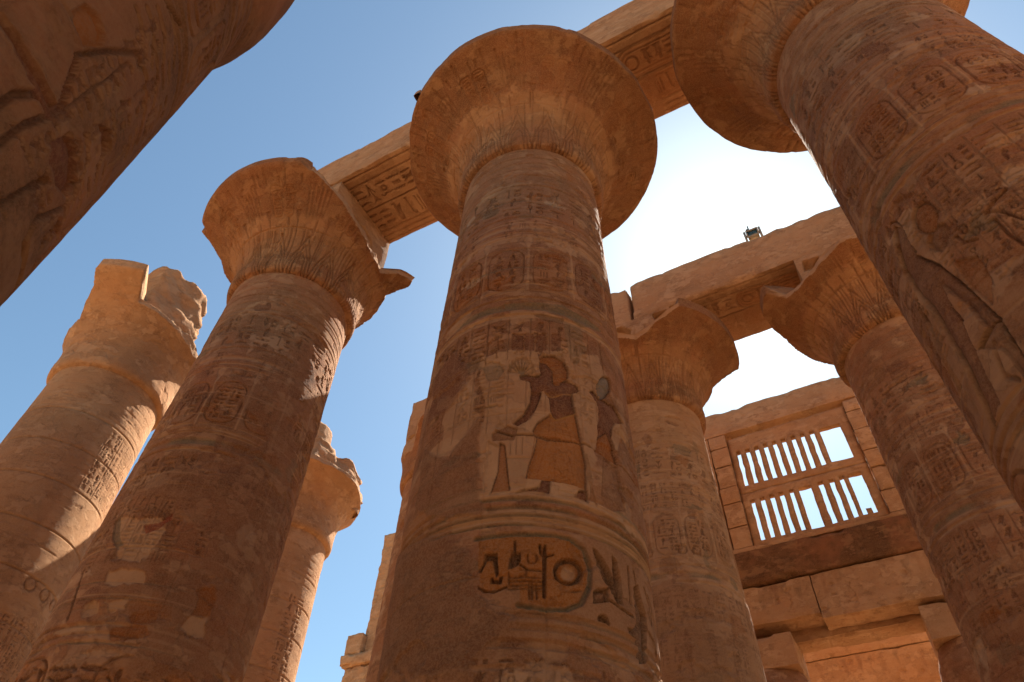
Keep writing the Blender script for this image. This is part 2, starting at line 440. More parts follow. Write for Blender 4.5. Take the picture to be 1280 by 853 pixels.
def build_capital(parent, ax, seed, table=None, nth=420, nprof=190, prof=BELLP, base=NECK, decorate=True, ztop=None, mat=None, noise=0.05, clampn=0.14, thick=.2):
    t, pr, pz = smooth_profile(prof, nprof)
    face = math.degrees(math.atan2(-ax[0], ax[1]))
    rel = np.linspace(-180, 180, nth + 1)[:-1]
    cv = Canvas(np.radians(rel) * 2.0, t)          # 2.0 m reference radius
    cv.ink = (0.15, 0.06, 0.027); cv.lk = 1.2; cv.ia = .22
    rng = random.Random(seed)
    if decorate:
        L = t[-1]; W = 2 * math.pi * 2.0; n = 16
        # shade of the down-facing flare painted brown, lit foot of the bell painted paler
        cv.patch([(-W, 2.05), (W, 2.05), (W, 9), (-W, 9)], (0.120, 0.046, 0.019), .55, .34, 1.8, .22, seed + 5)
        cv.patch([(-W, .85), (W, .85), (W, 2.0), (-W, 2.0)], (0.40, 0.205, 0.09), .45, .22, 2.2, .12, seed + 6)
        for k in range(104):                       # fine upright stems
            x = -W / 2 + W * (k + .5) / 104 + rng.uniform(-.02, .02)
            a0, a1 = rng.choice([(.15, .9), (.6, 1.6), (.2, 1.7), (1.5, 1.95)]), rng.uniform(0, .2)
            cv.line([(x, a0[0] + a1), (x + rng.uniform(-.02, .02), a0[1])], .04, .022, rng.choice([None, (0.13, .05, .022), (0.13, .05, .022), PALE]), .65)
            if rng.random() < .5: cv.line([(x + .03, 2.8), (x + .03, rng.uniform(2.95, 3.25))], .045, .022)
        for k in range(n):
            x = -W / 2 + W * (k + .5) / n; hw = W / n / 2
            for q in (1.0, .72, .44):              # nested sepals at the foot of the bell
                cv.line([(x - hw * q, .12), (x - hw * q * .75, .7), (x, .5 + 1.0 * q), (x + hw * q * .75, .7), (x + hw * q, .12)], .05, .028, (0.15, .06, .028), .5)
            for dx in (-.30, -.1, .1, .30):
                cv.line([(x + hw * dx, .62 + abs(dx)), (x + hw * dx * 1.6, 1.75)], .035, .018)
            # stems with umbels up the flare
            xs = x + hw
            cv.line([(xs, .75), (xs, 1.9)], .045, .024, (0.15, .06, .028), .4)
            cv.poly([(xs - .07, 2.15), (xs, 1.85), (xs + .07, 2.15)], .028, col=(0.15, .06, .028), a=.5)
            # upright cartouches round the bell
            if k % 2 == 0:
                cv.cartouche(x - .25, 1.95, x - .02, 2.75, rng, True, .017, None, DKOR, .22, .03)
                cv.cartouche(x + .02, 1.95, x + .25, 2.75, rng, True, .017, None, DKOR, .22, .03)
            else:
                for dx in (-.2, -.12, -.04, .04, .12, .2): cv.line([(x + dx, 1.95 + rng.uniform(0, .2)), (x + dx * 1.1, 2.7 + rng.uniform(0, .2))], .04, .018)
        cv.band(1.68, .05, .024)
    th = np.radians(rel + face)[None, :]
    U, V = np.meshgrid(cv.u, cv.v)
    R = np.repeat(pr[:, None], nth, 1); Z = np.repeat(pz[:, None], nth, 1)
    X, Y, ZZ = R * np.sin(th) + ax[0], -R * np.cos(th) + ax[1], Z + base
    n1 = fbm(X, Y, ZZ, 1.1, 4, seed); n2 = fbm(X, Y, ZZ, 6, 4, seed + 3)
    er = 1.25 - .7 * sstep(.46, .62, fbm(X, Y, ZZ, .8, 3, seed + 4))
    D = cv.D * er + (n1 - .5) * noise + (n2 - .5) * noise * .45 - .02 * sstep(.62, .7, fbm(X, Y, ZZ, 2.2, 4, seed + 8))
    dr = np.gradient(pr, t); dz = np.gradient(pz, t); nl = np.hypot(dr, dz) + 1e-9
    nr, nz = (dz / nl)[:, None], (-dr / nl)[:, None]
    R = R + nr * D; Z = Z + nz * D
    # worn lip and breaks
    a = np.radians(rel)
    lip = 3.06 - .12 * fbm(np.cos(a) * 3 + ax[0], np.sin(a) * 3, np.zeros(1), 1.3, 4, seed + 60) - .0 * sstep(.68, .74, fbm(np.cos(a) * 3 + ax[0], np.sin(a) * 3, np.zeros(1), .9, 4, seed + 61))
    crng = random.Random(seed + 90)
    for _ in range(11):                            # straight-edged chips knocked off the rim
        pc, hw_ = crng.uniform(-180, 180), crng.choice([3, 4, 5, 6, 8, 10, 12])
        dlt = np.abs((rel - pc + 180) % 360 - 180)
        ch_ = 3.03 * math.cos(math.radians(hw_)) / np.cos(np.radians(np.minimum(dlt, 80)))
        lip = np.where(dlt < hw_ * 1.2, np.minimum(lip, ch_ - .02 * crng.random()), lip)
    lim = lip
    if table:
        tb = sorted(table); ph = [p for p, _ in tb]; rr = [q for _, q in tb]
        ph = [ph[-1] - 360] + ph + [ph[0] + 360]; rr = [rr[-1]] + rr + [rr[0]]
        lim = np.interp(rel, ph, rr)
    jag = (fbm(X, Y, ZZ, 1.5, 4, seed + 70, .45, True) - .5) * 2.4 * clampn + (fbm(X, Y, ZZ, 8, 2, seed + 71, .5, True) - .5) * clampn * .35
    Lm = np.minimum(lim[None, :], 3.2) + np.where(lim[None, :] < 2.85, jag, 0)
    over = R > Lm
    R = np.where(over, Lm + .10 * (Lm - R) / 1.5, R)
    if table:
        zl = np.interp(np.minimum(lim, 2.95), pr[5:], pz[5:])
        zl = np.where(lim < 2.86, np.maximum(zl + thick, 16.32 - base), 9.0)
        zl = zl + (fbm(np.cos(a) * 3 + ax[0], np.sin(a) * 3, np.zeros(1), 1.4, 4, seed + 81) - .5) * .25
        Z = np.minimum(Z, zl[None, :] + (jag * .25))
    if ztop is not None:
        zt = np.interp(rel, [-180, 180], [ztop, ztop]) + (fbm(np.cos(a) * 2, np.sin(a) * 2, np.zeros(1), 1.5, 4, seed + 80) - .5) * .5
        Z = np.minimum(Z, zt[None, :])
    P = np.stack([R * np.sin(th), -R * np.cos(th), Z + base], -1)
    # close the top with inner rings
    rings = []; zm = P[-1][:, 2].mean()
    for f in (.85, .5, .02):
        q = P[-1].copy(); q[:, :2] *= f; q[:, 2] += (zm - q[:, 2]) * (1 - f) ** 2
        q[:, 2] += .02 * (1 - f) + (fbm(q[:, 0] + ax[0], q[:, 1], np.zeros(1), 1.5, 3, seed) - .5) * .06
        rings.append(q)
    P = np.concatenate([P, np.stack(rings)], 0)
    paint = np.concatenate([cv.R, np.zeros((3, nth, 4), np.float32)], 0)
    paint[..., 3] *= .8
    bare = np.zeros(P.shape[:2], bool); bare[:nprof] = over & (lim[None, :] < 2.85)
    paint[bare] = (0.44, 0.27, 0.155, .85)
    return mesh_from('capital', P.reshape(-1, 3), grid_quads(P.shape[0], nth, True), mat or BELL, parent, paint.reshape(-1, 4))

# ------------------------------------------------------------------ stone blocks
def stone_block(name, x0, x1, y0, y1, z0, z1, mat, parent=None, seed=0, res=0.12, rough=0.02, chip=0.05, panels=None, loc=None, maxn=400):
    """a worn block; panels = {face: painter(canvas)}: faces '-z' (soffit), '-y' (front), '+x', '-x'"""
    lo = np.array([x0, y0, z0]); hi = np.array([x1, y1, z1])
    allv, allq, allp = [], [], []; off = 0
    o = np.array(loc if loc is not None else (0, 0, 0), float)
    for ax_ in range(3):
        for sg in (-1, 1):
            key = ('-' if sg < 0 else '+') + 'xyz'[ax_]
            i, j = [k for k in range(3) if k != ax_]
            pn = panels.get(key) if panels else None
            rs = pn[0] if pn else res
            ni = int(np.clip((hi[i] - lo[i]) / rs, 2, maxn)) + 1; nj = int(np.clip((hi[j] - lo[j]) / rs, 2, maxn)) + 1
            gi, gj = np.linspace(lo[i], hi[i], ni), np.linspace(lo[j], hi[j], nj)
            P = np.zeros((nj, ni, 3)); P[..., i] = gi[None, :]; P[..., j] = gj[:, None]
            P[..., ax_] = hi[ax_] if sg > 0 else lo[ax_]
            paint = np.zeros((nj, ni, 4), np.float32)
            if pn:
                cv = Canvas(gi, gj); pn[1](cv); paint = cv.R
                edge = np.minimum(np.minimum(gi - lo[i], hi[i] - gi)[None, :], np.minimum(gj - lo[j], hi[j] - gj)[:, None])
                P[..., ax_] += sg * cv.D * np.clip(edge / .03, 0, 1)
            q = grid_quads(nj, ni, False)
            flip = (sg > 0) == (ax_ == 1)
            if flip: q = q[:, ::-1]
            allv.append(P.reshape(-1, 3)); allq.append(q + off); allp.append(paint.reshape(-1, 4)); off += ni * nj
    V = np.concatenate(allv); Q = np.concatenate(allq); A = np.concatenate(allp)
    # wear: everything depends on position only, so the six faces stay closed along their edges
    Wd = V + o
    e = np.sort(np.stack([np.minimum(np.abs(V[:, k] - lo[k]), np.abs(V[:, k] - hi[k])) for k in range(3)], 1), 1)
    ed = np.clip(1 - e[:, 1] / .22, 0, 1) ** 2                        # near an arris
    n = fbm(Wd[:, 0], Wd[:, 1], Wd[:, 2], 1.6, 5, seed)
    big = sstep(.52, .72, fbm(Wd[:, 0], Wd[:, 1], Wd[:, 2], 1.1, 4, seed + 5))
    ctr = np.clip(V, lo + .3 * np.minimum(hi - lo, 1), hi - .3 * np.minimum(hi - lo, 1))
    dirv = ctr - V; dl = np.linalg.norm(dirv, axis=1, keepdims=True) + 1e-6
    amt = ed * (.25 * chip + chip * 1.6 * big + chip * .6 * (n - .3))
    V = V + dirv / dl * np.maximum(amt, 0)[:, None]
    for k in range(3):
        V[:, k] += (fbm(Wd[:, 0] + 31 * k, Wd[:, 1], Wd[:, 2], 2.4, 4, seed + 11 + k) - .5) * 2 * rough
    return mesh_from(name, V, Q, mat, parent, A, smooth=True, loc=loc)

def rubble(name, verts_r, mat, parent, seed, loc, sx, sy, sz, n=34):
    """a broken lump of masonry standing on loc: squarish drum with a torn outline"""
    th = np.linspace(0, 2 * np.pi, 72, endpoint=False)
    sq = 1 / np.maximum(np.abs(np.cos(th)), np.abs(np.sin(th))) ** .75
    zz = np.linspace(0, 1, n)
    T, Zt = np.meshgrid(th, zz)
    X0, Y0 = np.cos(T) * sq * sx, np.sin(T) * sq * sy
    nse = fbm(X0 + loc[0], Y0 + loc[1], Zt * sz + loc[2], 1.1, 5, seed, .5, True)
    top = sz * (.72 + .75 * (fbm(X0 * .8 + loc[0], Y0 * .8 + loc[1], np.zeros(1), .8, 4, seed + 2) - .3))
    k = 1 - .10 * Zt + (nse - .5) * .5
    # broken in steps, as bedded stone breaks
    k = k - .10 * np.floor(Zt * 3 + nse * 1.2) / 3
    P = np.stack([X0 * k, Y0 * k, Zt * top], -1)
    rings = []
    for f in (.8, .5, .02):
        q = P[-1].copy(); q[:, :2] *= f; q[:, 2] += (fbm(q[:, 0], q[:, 1], np.zeros(1), 1.7, 3, seed) - .5) * .25
        rings.append(q)
    P = np.concatenate([P, np.stack(rings)], 0)
    return mesh_from(name, P.reshape(-1, 3), grid_quads(P.shape[0], 72, True), mat, parent, np.zeros((P.shape[0] * 72, 4)), True, loc)

# ------------------------------------------------------------------ ground
gm = bpy.data.materials.new('dusty_sand'); gm.use_nodes = True
gb = gm.node_tree.nodes['Principled BSDF']; gb.inputs['Roughness'].default_value = 1.0
gn = gm.node_tree.nodes.new('ShaderNodeTexNoise'); gn.inputs['Scale'].default_value = 0.6; gn.inputs['Detail'].default_value = 8
gg = gm.node_tree.nodes.new('ShaderNodeNewGeometry')
gr = gm.node_tree.nodes.new('ShaderNodeValToRGB')
gr.color_ramp.elements[0].position = .35; gr.color_ramp.elements[1].position = .65
gr.color_ramp.elements[0].color = (0.32, 0.195, 0.10, 1); gr.color_ramp.elements[1].color = (0.40, 0.255, 0.14, 1)
gm.node_tree.links.new(gg.outputs['Position'], gn.inputs['Vector'])
gm.node_tree.links.new(gn.outputs['Fac'], gr.inputs[0]); gm.node_tree.links.new(gr.outputs[0], gb.inputs['Base Color'])
gx = np.concatenate([[-1500, -600, -200], np.linspace(-80, 80, 81), [200, 600, 1500]])
GX, GY = np.meshgrid(gx, gx)
GZ = (fbm(GX, GY, np.zeros(1), .35, 3, 3) - .5) * .06
g = mesh_from('ground', np.stack([GX, GY, GZ - .03], -1).reshape(-1, 3), grid_quads(len(gx), len(gx), False), gm)
tag(g, 'dusty sand floor of the ruined temple court', 'ground', kind='structure')

# ------------------------------------------------------------------ relief programmes
def figure(cv, ox, oz, hgt, flip=False, rng=None, a=.75, depth=.028, cols=None):
    """striding king, about hgt tall, feet at (ox, oz)"""
    f = (lambda p: (ox + (-p[0] if flip else p[0]) * hgt, oz + p[1] * hgt))
    skin, kilt, hat = cols or (REDB, ORNG, DKOR)
    P = lambda pts, d, c, r=.07: cv.poly([f(p) for p in pts], d, r, .22, c, a)
    P([(-.02, .50), (.10, .50), (.17, .02), (.30, .02), (.30, 0), (.10, 0), (.06, .30), (-.10, .02), (.0, .02), (.0, 0), (-.22, 0), (-.16, .06), (-.06, .40)], depth, skin)
    P([(-.09, .78), (.13, .78), (.10, .66), (.085, .56), (-.05, .56), (-.05, .66)], depth, skin)
    P([(.10, .77), (.26, .66), (.42, .74), (.44, .70), (.26, .60), (.07, .70)], depth, skin)
    P([(-.08, .77), (-.19, .62), (-.14, .46), (-.10, .47), (-.14, .61), (-.05, .72)], depth, skin)
    P([(-.07, .57), (.10, .57), (.16, .45), (.24, .27), (-.11, .29), (-.09, .45)], depth, kilt)
    P([(.0, .79), (.09, .79), (.10, .83), (.105, .87), (.08, .91), (.0, .90)], depth, skin)
    P([(.06, .91), (.0, .94), (-.07, .90), (-.10, .78), (-.05, .77), (.0, .84), (.045, .87)], depth, hat)
    P([(.05, .92), (-.06, .91), (-.08, 1.06), (-.01, 1.16), (.03, 1.05), (.09, .99)], depth, hat)

def frieze(cv, z0, z1, rng, n=12, fill=DKOR, fa=.5, col=None, depth=.02, off=0.0):
    W = 2 * math.pi * cv.rref; step = W / n
    for k in range(n):
        x = -W / 2 + step * (k + .5) + off
        cv.cartouche(x - step * .40, z0 + .10, x + step * .40, z1 - .12, rng, True, depth * rng.uniform(.5, 1), col, rng.choice([fill, REDB, DKOR, None]), fa * rng.uniform(.4, 1), .028)
        xs = x + step / 2
        cv.line([(xs, z0 + .02), (xs, z1)], .05, -.008, PALE, .5)
        cv.poly([(xs - .09, z1 + .2), (xs - .02, z1 - .05), (xs + .02, z1 - .05), (xs + .09, z1 + .2), (xs, z1 + .3)], .01, col=PALE, a=.5)
        cv.line([(x - step * .42, z0 + .04), (x + step * .42, z0 + .04)], .03, .012, PALE, .5)

def standard(cv, seed, scene=True, plain=False, fa=.45, pale=.45, low=True):
    rng = random.Random(seed); W = math.pi * cv.rref
    for z in (14.35, 14.1, 13.85, 13.6, 13.35): cv.band(z, .04, .010)
    if plain: return rng
    # register below the neck: upright signs
    k = -W
    while k < W:
        cv.column_text(k, k + .34, 12.15, 13.1, rng, .016); k += .42
    cv.band(13.2, .05, .014); cv.band(12.05, .05, .014)
    for z, wd in ((11.72, .12), (11.55, .05), (11.42, .05)): cv.band(z, wd, .010, PALE, .5)
    frieze(cv, 9.88, 11.15, rng, 13, fa=fa, off=rng.uniform(0, .5))
    cv.band(9.72, .05, .014, PALE, .6); cv.band(9.50, .18, .010, GREEN, .75); cv.band(9.32, .05, .014, PALE, .6)
    k = -W
    while k < W:
        wd = rng.choice([.26, .26, .3])
        if rng.random() < .8: cv.column_text(k + .03, k + wd - .02, 8.42, 9.16, rng, .015, None, .018)
        cv.line([(k, 8.36), (k, 9.22)], .022, .012, PALE, .45); k += wd
    k = -W
    while k < W:                                   # small columns of signs filling the ground of the scene
        if rng.random() < .75: cv.column_text(k + .02, k + .2, 7.25 + rng.uniform(-.3, .3), 8.3, rng, .011, None, .014)
        if rng.random() < .6: cv.column_text(k + .02, k + .2, 3.4, 4.42, rng, .011, None, .014)
        if rng.random() < .7: cv.column_text(k + .02, k + .2, 11.25, 11.95, rng, .010, None, .016)
        cv.line([(k, 7.1), (k, 8.34)], .014, .008); k += .235
    if scene:
        x = -W + rng.uniform(0, .6)
        while x < W:
            cv.patch([(x - .7, 6.2), (x + .75, 6.2), (x + .75, 8.5), (x - .7, 8.5)], PALE, pale, .25, 2.2, .05, seed + 3)
            figure(cv, x, 6.2, rng.uniform(1.75, 2.0), rng.random() < .5, rng, .65)
            cv.column_text(x + .62, x + .82, 7.2, 8.3, rng, .016)
            x += rng.uniform(1.35, 1.7)
    for z in (6.12, 5.98, 5.86): cv.band(z, .06, .018, PALE, .5)
    if low:
        x = -W
        while x < W:
            cv.cartouche(x, 4.92, x + 1.35, 5.72, rng, False, .026, None, ORNG, .35, .04)
            cv.row_text(x + 1.42, x + 2.0, 5.0, 5.66, rng, .026, None, .04); x += 2.1
    for z in (4.82, 4.70, 4.52): cv.band(z, .06, .018, PALE, .35)
    # tall papyrus leaves climbing from the foot
    n = 12
    for k in range(n):
        x = -W + 2 * W * (k + .5) / n; h = W / n
        for q in (1, .7): cv.line([(x - h * q, .3), (x - h * q * .9, 2.0), (x, 4.2 * (.6 + .4 * q)), (x + h * q * .9, 2.0), (x + h * q, .3)], .05, .014)
    remains(cv, seed)
    return rng

def remains(cv, seed, n=150):
    """paint and plaster that survive in torn scraps, and courses of thin ring lines"""
    rng = random.Random(seed + 5)
    for k in range(n):
        u, z = rng.uniform(-2.6, 2.6), rng.uniform(3.2, 14)
        a, b = rng.uniform(.06, .42), rng.uniform(.05, .3)
        pts = [(u + a * math.cos(t) * rng.uniform(.5, 1.1), z + b * math.sin(t) * rng.uniform(.5, 1.1)) for t in np.linspace(0, 6.283, rng.choice([5, 6, 7, 9]))[:-1]]
        cv.patch(pts, rng.choice([PALE, PALE, REDB, DKOR, BROWN, SMOOTH, SMOOTH, GREEN, (.52, .34, .21)]), rng.uniform(.25, .65), .07, 9, .03, seed + k, rng.choice([0, 0, .006, .01]))
    for k in range(16):
        z = rng.uniform(3, 13.2)
        cv.band(z, rng.uniform(.025, .06), rng.choice([.006, .01, .004]), rng.choice([PALE, REDB, GREEN, PALE]), .55)

# ------------------------------------------------------------------ the great columns
AX = {'A': (-17.224, 6.898), 'B': (-10.472, 6.898), 'C': (-3.719, 6.898), 'E': (3.034, 6.898),
      'F': (-4.036, 14.929), 'G': (2.717, 14.929), 'I': (-10.789, 14.929), 'H': (-17.542, 14.929)}
GREAT = 'great open-capital columns of the nave'
LABELS = {
    'A': 'smooth column at far left with half-broken torn capital and sunlit right edge',
    'B': 'column left of the middle with notched beaked capital, a stone beam ending on top',
    'C': 'middle column with a complete round capital and painted king in orange kilt',
    'E': 'dark column at right with a wide round capital leaning over the camera',
    'F': 'column behind the middle one, capital broken to one flare, lower shaft smoothly plastered',
    'G': 'column behind the dark right one, half its capital broken off beside the grilled window',
    'H': 'slender-looking distant column at left with rubble heaped on its capital',
    'I': 'column mostly hidden behind the middle one, only its orange broken capital edge showing',
}
def column(key, loc_label=None):
    x, y = AX[key]
    t = thing('papyrus_column', LABELS[key], 'column', (x, y, 0), GREAT)
    n = 96; th = np.linspace(0, 2 * np.pi, n, endpoint=False)
    prof = [(1.9, -.05), (2.0, .0), (2.02, .35), (1.95, .44), (1.30, .46)]
    P = np.array([[(r * np.cos(a), r * np.sin(a), z) for a in th] for r, z in prof])
    mesh_from('base', P.reshape(-1, 3), grid_quads(len(prof), n, True), PLAIN, t, np.zeros((len(prof) * n, 4)))
    return t

def abacus(t, hx=1.5, hy=1.16, z0=16.30, z1=18.58, panels=None, seed=0, dx=0, res=.07):
    return stone_block('abacus', -hx + dx, hx + dx, -hy, hy, z0, z1, PLAIN, t, seed, res, .012, .03, panels, None)

# --- middle column
def scene_middle(cv):
    plain_poly = cv.poly
    def outlined(pts, depth=.02, rim=.05, floor=.3, col=None, a=.8, bev=.007):
        plain_poly(pts, depth, rim, floor, col, a, bev)
        if depth == .034 or (col in (ORNG, REDB, DKOR, BLUE) and a >= .7):
            cv.line(list(pts) + [pts[0]], .018, .022, (.055, .024, .014), .75)
    cv.poly = outlined
    rng = standard(cv, 11, scene=False, fa=.7, low=False)
    Z1 = lambda p: cv.pxs(p, 590, 430, 4.062)
    Z2 = lambda p: cv.pxs(p, 580, 630, 4.264)
    Z3 = lambda p: cv.pxs(p, 540, 290, 5.017)
    # pale ground of the painted scene
    cv.patch(Z1([(50, 60), (330, 40), (640, 60), (700, 200), (640, 300), (650, 420), (630, 560), (600, 700), (590, 770), (50, 775), (40, 500), (70, 330), (40, 200)]), PALE, .62, .06, 7, .03, 5)
    cv.patch(cv.pxs([(556, 510), (592, 470), (598, 530), (570, 570), (552, 566)]), PALE, .55, .06, 5, .02, 8)
    # king
    d = .034
    cv.poly(Z1([(345, 90), (380, 92), (410, 130), (412, 188), (480, 182), (530, 205), (548, 235), (530, 245), (510, 250), (515, 310), (525, 350), (430, 380), (402, 345), (395, 280), (370, 240), (352, 235), (347, 270), (322, 330), (292, 380), (232, 415), (210, 405), (260, 360), (295, 300), (302, 240), (296, 192), (250, 182), (240, 160), (262, 150), (340, 158), (352, 148), (343, 112)]), d, .06, .25, REDB, .9)
    cv.poly(Z1([(343, 72), (358, 58), (420, 58), (465, 85), (488, 130), (490, 172), (456, 185), (452, 207), (416, 205), (410, 130), (380, 95), (350, 88)]), d, .06, .25, DKOR, .9)
    cv.poly(Z1([(400, 356), (430, 377), (525, 350), (550, 470), (580, 600), (582, 740), (490, 708), (400, 690), (275, 680), (290, 610), (318, 540), (330, 480), (310, 440), (332, 400)]), d, .08, .18, ORNG, .8)
    cv.poly(Z1([(360, 685), (400, 690), (395, 750), (380, 766), (220, 756), (262, 737), (332, 730)]), d, .05, .3, REDB, .85)
    cv.poly(Z1([(546, 742), (585, 745), (592, 805), (520, 776)]), d, .05, .3, REDB, .85)
    for q in ([(255, 420), (310, 340), (400, 345), (330, 392), (300, 445)], [(400, 690), (545, 740), (540, 772), (395, 772)], [(275, 690), (355, 682), (345, 720), (270, 737)]):
        cv.poly(Z1(q), .006, .05, .5, PALE, .85)
    cv.line(Z1([(343, 75), (335, 50), (350, 62)]), .02, .012, REDB)
    cv.line(Z1([(500, 185), (545, 215), (548, 238)]), .022, .02)
    for p in ([(440, 385), (470, 470), (500, 600), (520, 700)], [(400, 380), (380, 500), (350, 600), (330, 670)], [(470, 380), (520, 520), (550, 690)], [(425, 380), (425, 520), (420, 690)], [(320, 470), (300, 600), (290, 670)]):
        cv.line(Z1(p), .014, .010, DKOR, .6)
    for y in (105, 125, 145, 165): cv.line(Z1([(425, y), (485, y - 4)]), .012, .010, REDB, .6)
    cv.line(Z1([(400, 355), (430, 378), (526, 352)]), .03, .014, (.42, .2, .05), .8)
    cv.line(Z1([(365, 232), (410, 262), (512, 250)]), .03, .012, (.42, .2, .05), .6)
    # bouquet
    for k in range(9):
        a = math.radians(8 + 20.5 * k)
        cv.line(Z1([(250, 150), (250 - 62 * math.cos(a), 150 - 72 * math.sin(a))]), .024, .014, GREEN, .6)
        cv.line(Z1(arc(250 - 62 * math.cos(a), 150 - 72 * math.sin(a), 9, 10, 0, 360, 8)), .016, .012)
    cv.poly(Z1([(50, 120), (90, 90), (140, 95), (165, 140), (130, 185), (80, 190)]), .012, .04, .5, GREEN, .5)
    for yy in (215, 240, 265): cv.line(Z1([(60, yy + 20), (140, yy - 5), (210, yy - 10)]), .02, .01)
    # offering figure at left
    cv.poly(Z1([(100, 455), (180, 412), (232, 430), (212, 488), (100, 492)]), .02, .05, .4, SMOOTH, .8)
    cv.poly(Z1([(80, 490), (135, 520), (130, 640), (95, 750), (55, 762), (50, 700), (70, 560)]), .016, .05, .4, PALE, .75)
    cv.poly(Z1([(140, 500), (165, 512), (178, 640), (190, 742), (90, 762), (130, 640)]), .02, .06, .3, DKOR, .7)
    for x in (195, 225, 255): cv.line(Z1([(x, 480), (x - 3, 560)]), .016, .01)
    cv.line(Z1([(30, 335), (80, 320), (125, 312)]), .03, .02, GREEN, .6)
    # goddess at right
    cv.poly(Z1(arc(674, 218, 33, 54, 0, 360, 18)[:-1]), d, .05, .3, BLUE, .85)
    cv.poly(Z1([(600, 235), (625, 230), (655, 268), (690, 285), (720, 310), (755, 372), (772, 405), (735, 400), (714, 440), (720, 500), (690, 448), (645, 470), (640, 420), (650, 360), (638, 300), (610, 262)]), d, .06, .25, REDB, .85)
    cv.poly(Z1([(642, 480), (690, 445), (716, 505), (745, 605), (700, 585), (640, 548)]), d, .06, .25, DKOR, .8)
    cv.poly(Z1([(664, 575), (742, 622), (762, 760), (785, 850), (720, 850), (672, 810), (655, 780)]), .024, .07, .2, BROWN, .7)
    cv.poly(Z1(arc(743, 470, 26, 74, 0, 360, 18)[:-1]), .02, .05, .3, PALE, .6)
    cv.line(Z1([(530, 250), (600, 285), (636, 308)]), .018, .014)
    cv.line(Z1([(555, 520), (575, 600), (600, 720), (632, 815)]), .03, .02)
    cv.line(Z1([(580, 560), (605, 690), (600, 790)]), .02, .014)
    # long crack across the scene
    cv.line(Z1([(120, 440), (200, 462), (330, 462), (420, 490), (560, 502), (680, 572), (760, 625), (830, 722)]), .035, .035, DARK, .7)
    cv.line(Z1([(330, 458), (380, 480), (440, 485)]), .07, .03, DARK, .5)
    # bands under the scene, cartouche with its signs
    cv.patch([(-.9, 6.14), (2.4, 6.14), (2.4, 6.24), (-.9, 6.24)], PALE, .8, .02, 6, .012, 41)
    cv.patch([(-.8, 5.80), (2.4, 5.80), (2.4, 6.00), (-.8, 6.00)], PALE, .65, .03, 6, .012, 42)
    cv.patch([(-.2, 4.60), (2.4, 4.60), (2.4, 5.70), (-.4, 5.70)], (.33, .165, .078), .6, .06, 4, .02, 43)
    cv.patch([(-2.4, 9.22), (2.4, 9.22), (2.4, 9.36), (-2.4, 9.36)], PALE, .6, .03, 3, .015, 44)
    cv.patch([(-2.4, 11.3), (2.4, 11.3), (2.4, 11.48), (-2.4, 11.48)], PALE, .5, .05, 3, .015, 45)
    for z in (6.13, 6.02, 5.92, 5.80): cv.band(z, .05, .024, GREEN, .6)
    q = Z2([(78, 200), (170, 175), (300, 168), (480, 172), (560, 192), (622, 240), (655, 330), (652, 440), (612, 520), (540, 545), (440, 545), (300, 522), (296, 440), (90, 470), (74, 330)])
    cv.poly(q, .008, .05, .5, (.30, .105, .022), .95)
    fr = Z2([(60, 186), (170, 168), (300, 160), (480, 164), (570, 184), (640, 240), (676, 330), (672, 440), (628, 530), (545, 562), (440, 562), (290, 536)])
    cv.line(fr, .06, .03, GREEN, .9)
    D = .05
    cv.poly(Z2(arc(560, 355, 78, 72, 0, 360, 24)[:-1]), D, .055, .1, None)
    cv.line(Z2(arc(560, 355, 72, 66, 0, 360, 24)), .05, D, DARK, .8)
    cv.poly(Z2(arc(562, 362, 42, 38, 0, 360, 18)[:-1]), .03, .05, .6, PALE, .6)
    dk = dict(col=DARK, a=.75)
    cv.poly(Z2([(110, 262), (175, 260), (183, 378), (168, 382), (152, 300), (122, 304), (86, 368), (72, 362), (100, 318)]), D, .05, .6, DARK, .8)
    cv.poly(Z2([(140, 390), (152, 388), (156, 402), (186, 400), (186, 386), (204, 384), (200, 424), (136, 424)]), D, .05, .6, DARK, .8)
    cv.line(Z2([(76, 448), (110, 466), (160, 468), (222, 442)]), .035, .03, DARK, .6)
    cv.line(Z2([(269, 198), (270, 255)]), .03, .035, DARK, .7)
    cv.poly(Z2([(236, 345), (240, 290), (254, 256), (300, 254), (302, 300), (282, 330), (262, 338)]), D, .05, .6, DARK, .8)
    cv.line(Z2([(300, 322), (345, 350), (430, 356)]), .03, .03, DARK, .6)
    cv.poly(Z2([(400, 212), (410, 210), (414, 262), (428, 214), (438, 216), (440, 270), (480, 262), (482, 272), (440, 282), (436, 498), (420, 500), (420, 280), (404, 262)]), D, .05, .7, DARK, .7)
    cv.line(Z2(arc(362, 285, 26, 30, -30, 210, 10)), .025, .025); cv.line(Z2([(300, 350), (330, 350), (330, 375), (300, 375)]), .022, .025)
    for yy in (392, 412, 432, 452): cv.line(Z2([(236, yy), (330, yy - 4), (410, yy + 2)]), .024, .022, DARK, .35)
    for xx in (345, 360, 385): cv.line(Z2([(xx, 425), (xx + 2, 505)]), .022, .022, DARK, .35)
    cv.line(Z2([(235, 365), (238, 420)]), .024, .025); cv.line(Z2([(575, 465), (625, 462)]), .024, .02, DARK, .4)
    cv.poly(Z2([(685, 232), (700, 240), (742, 290), (775, 345), (800, 430), (812, 460), (842, 508), (852, 540), (815, 528), (790, 470), (742, 402), (712, 320)]), D, .06, .45, DARK, .75)
    cv.poly(Z2([(790, 275), (815, 302), (835, 400), (846, 500), (840, 532), (812, 480), (796, 400)]), D, .05, .45, DARK, .75)
    cv.poly(Z2([(690, 465), (708, 452), (772, 448), (776, 522), (690, 530)]), D, .04, .35, DARK, .8)
    cv.poly(Z2(arc(738, 490, 26, 26, 0, 360, 12)[:-1]), .02, .05, .6, BROWN, .7)
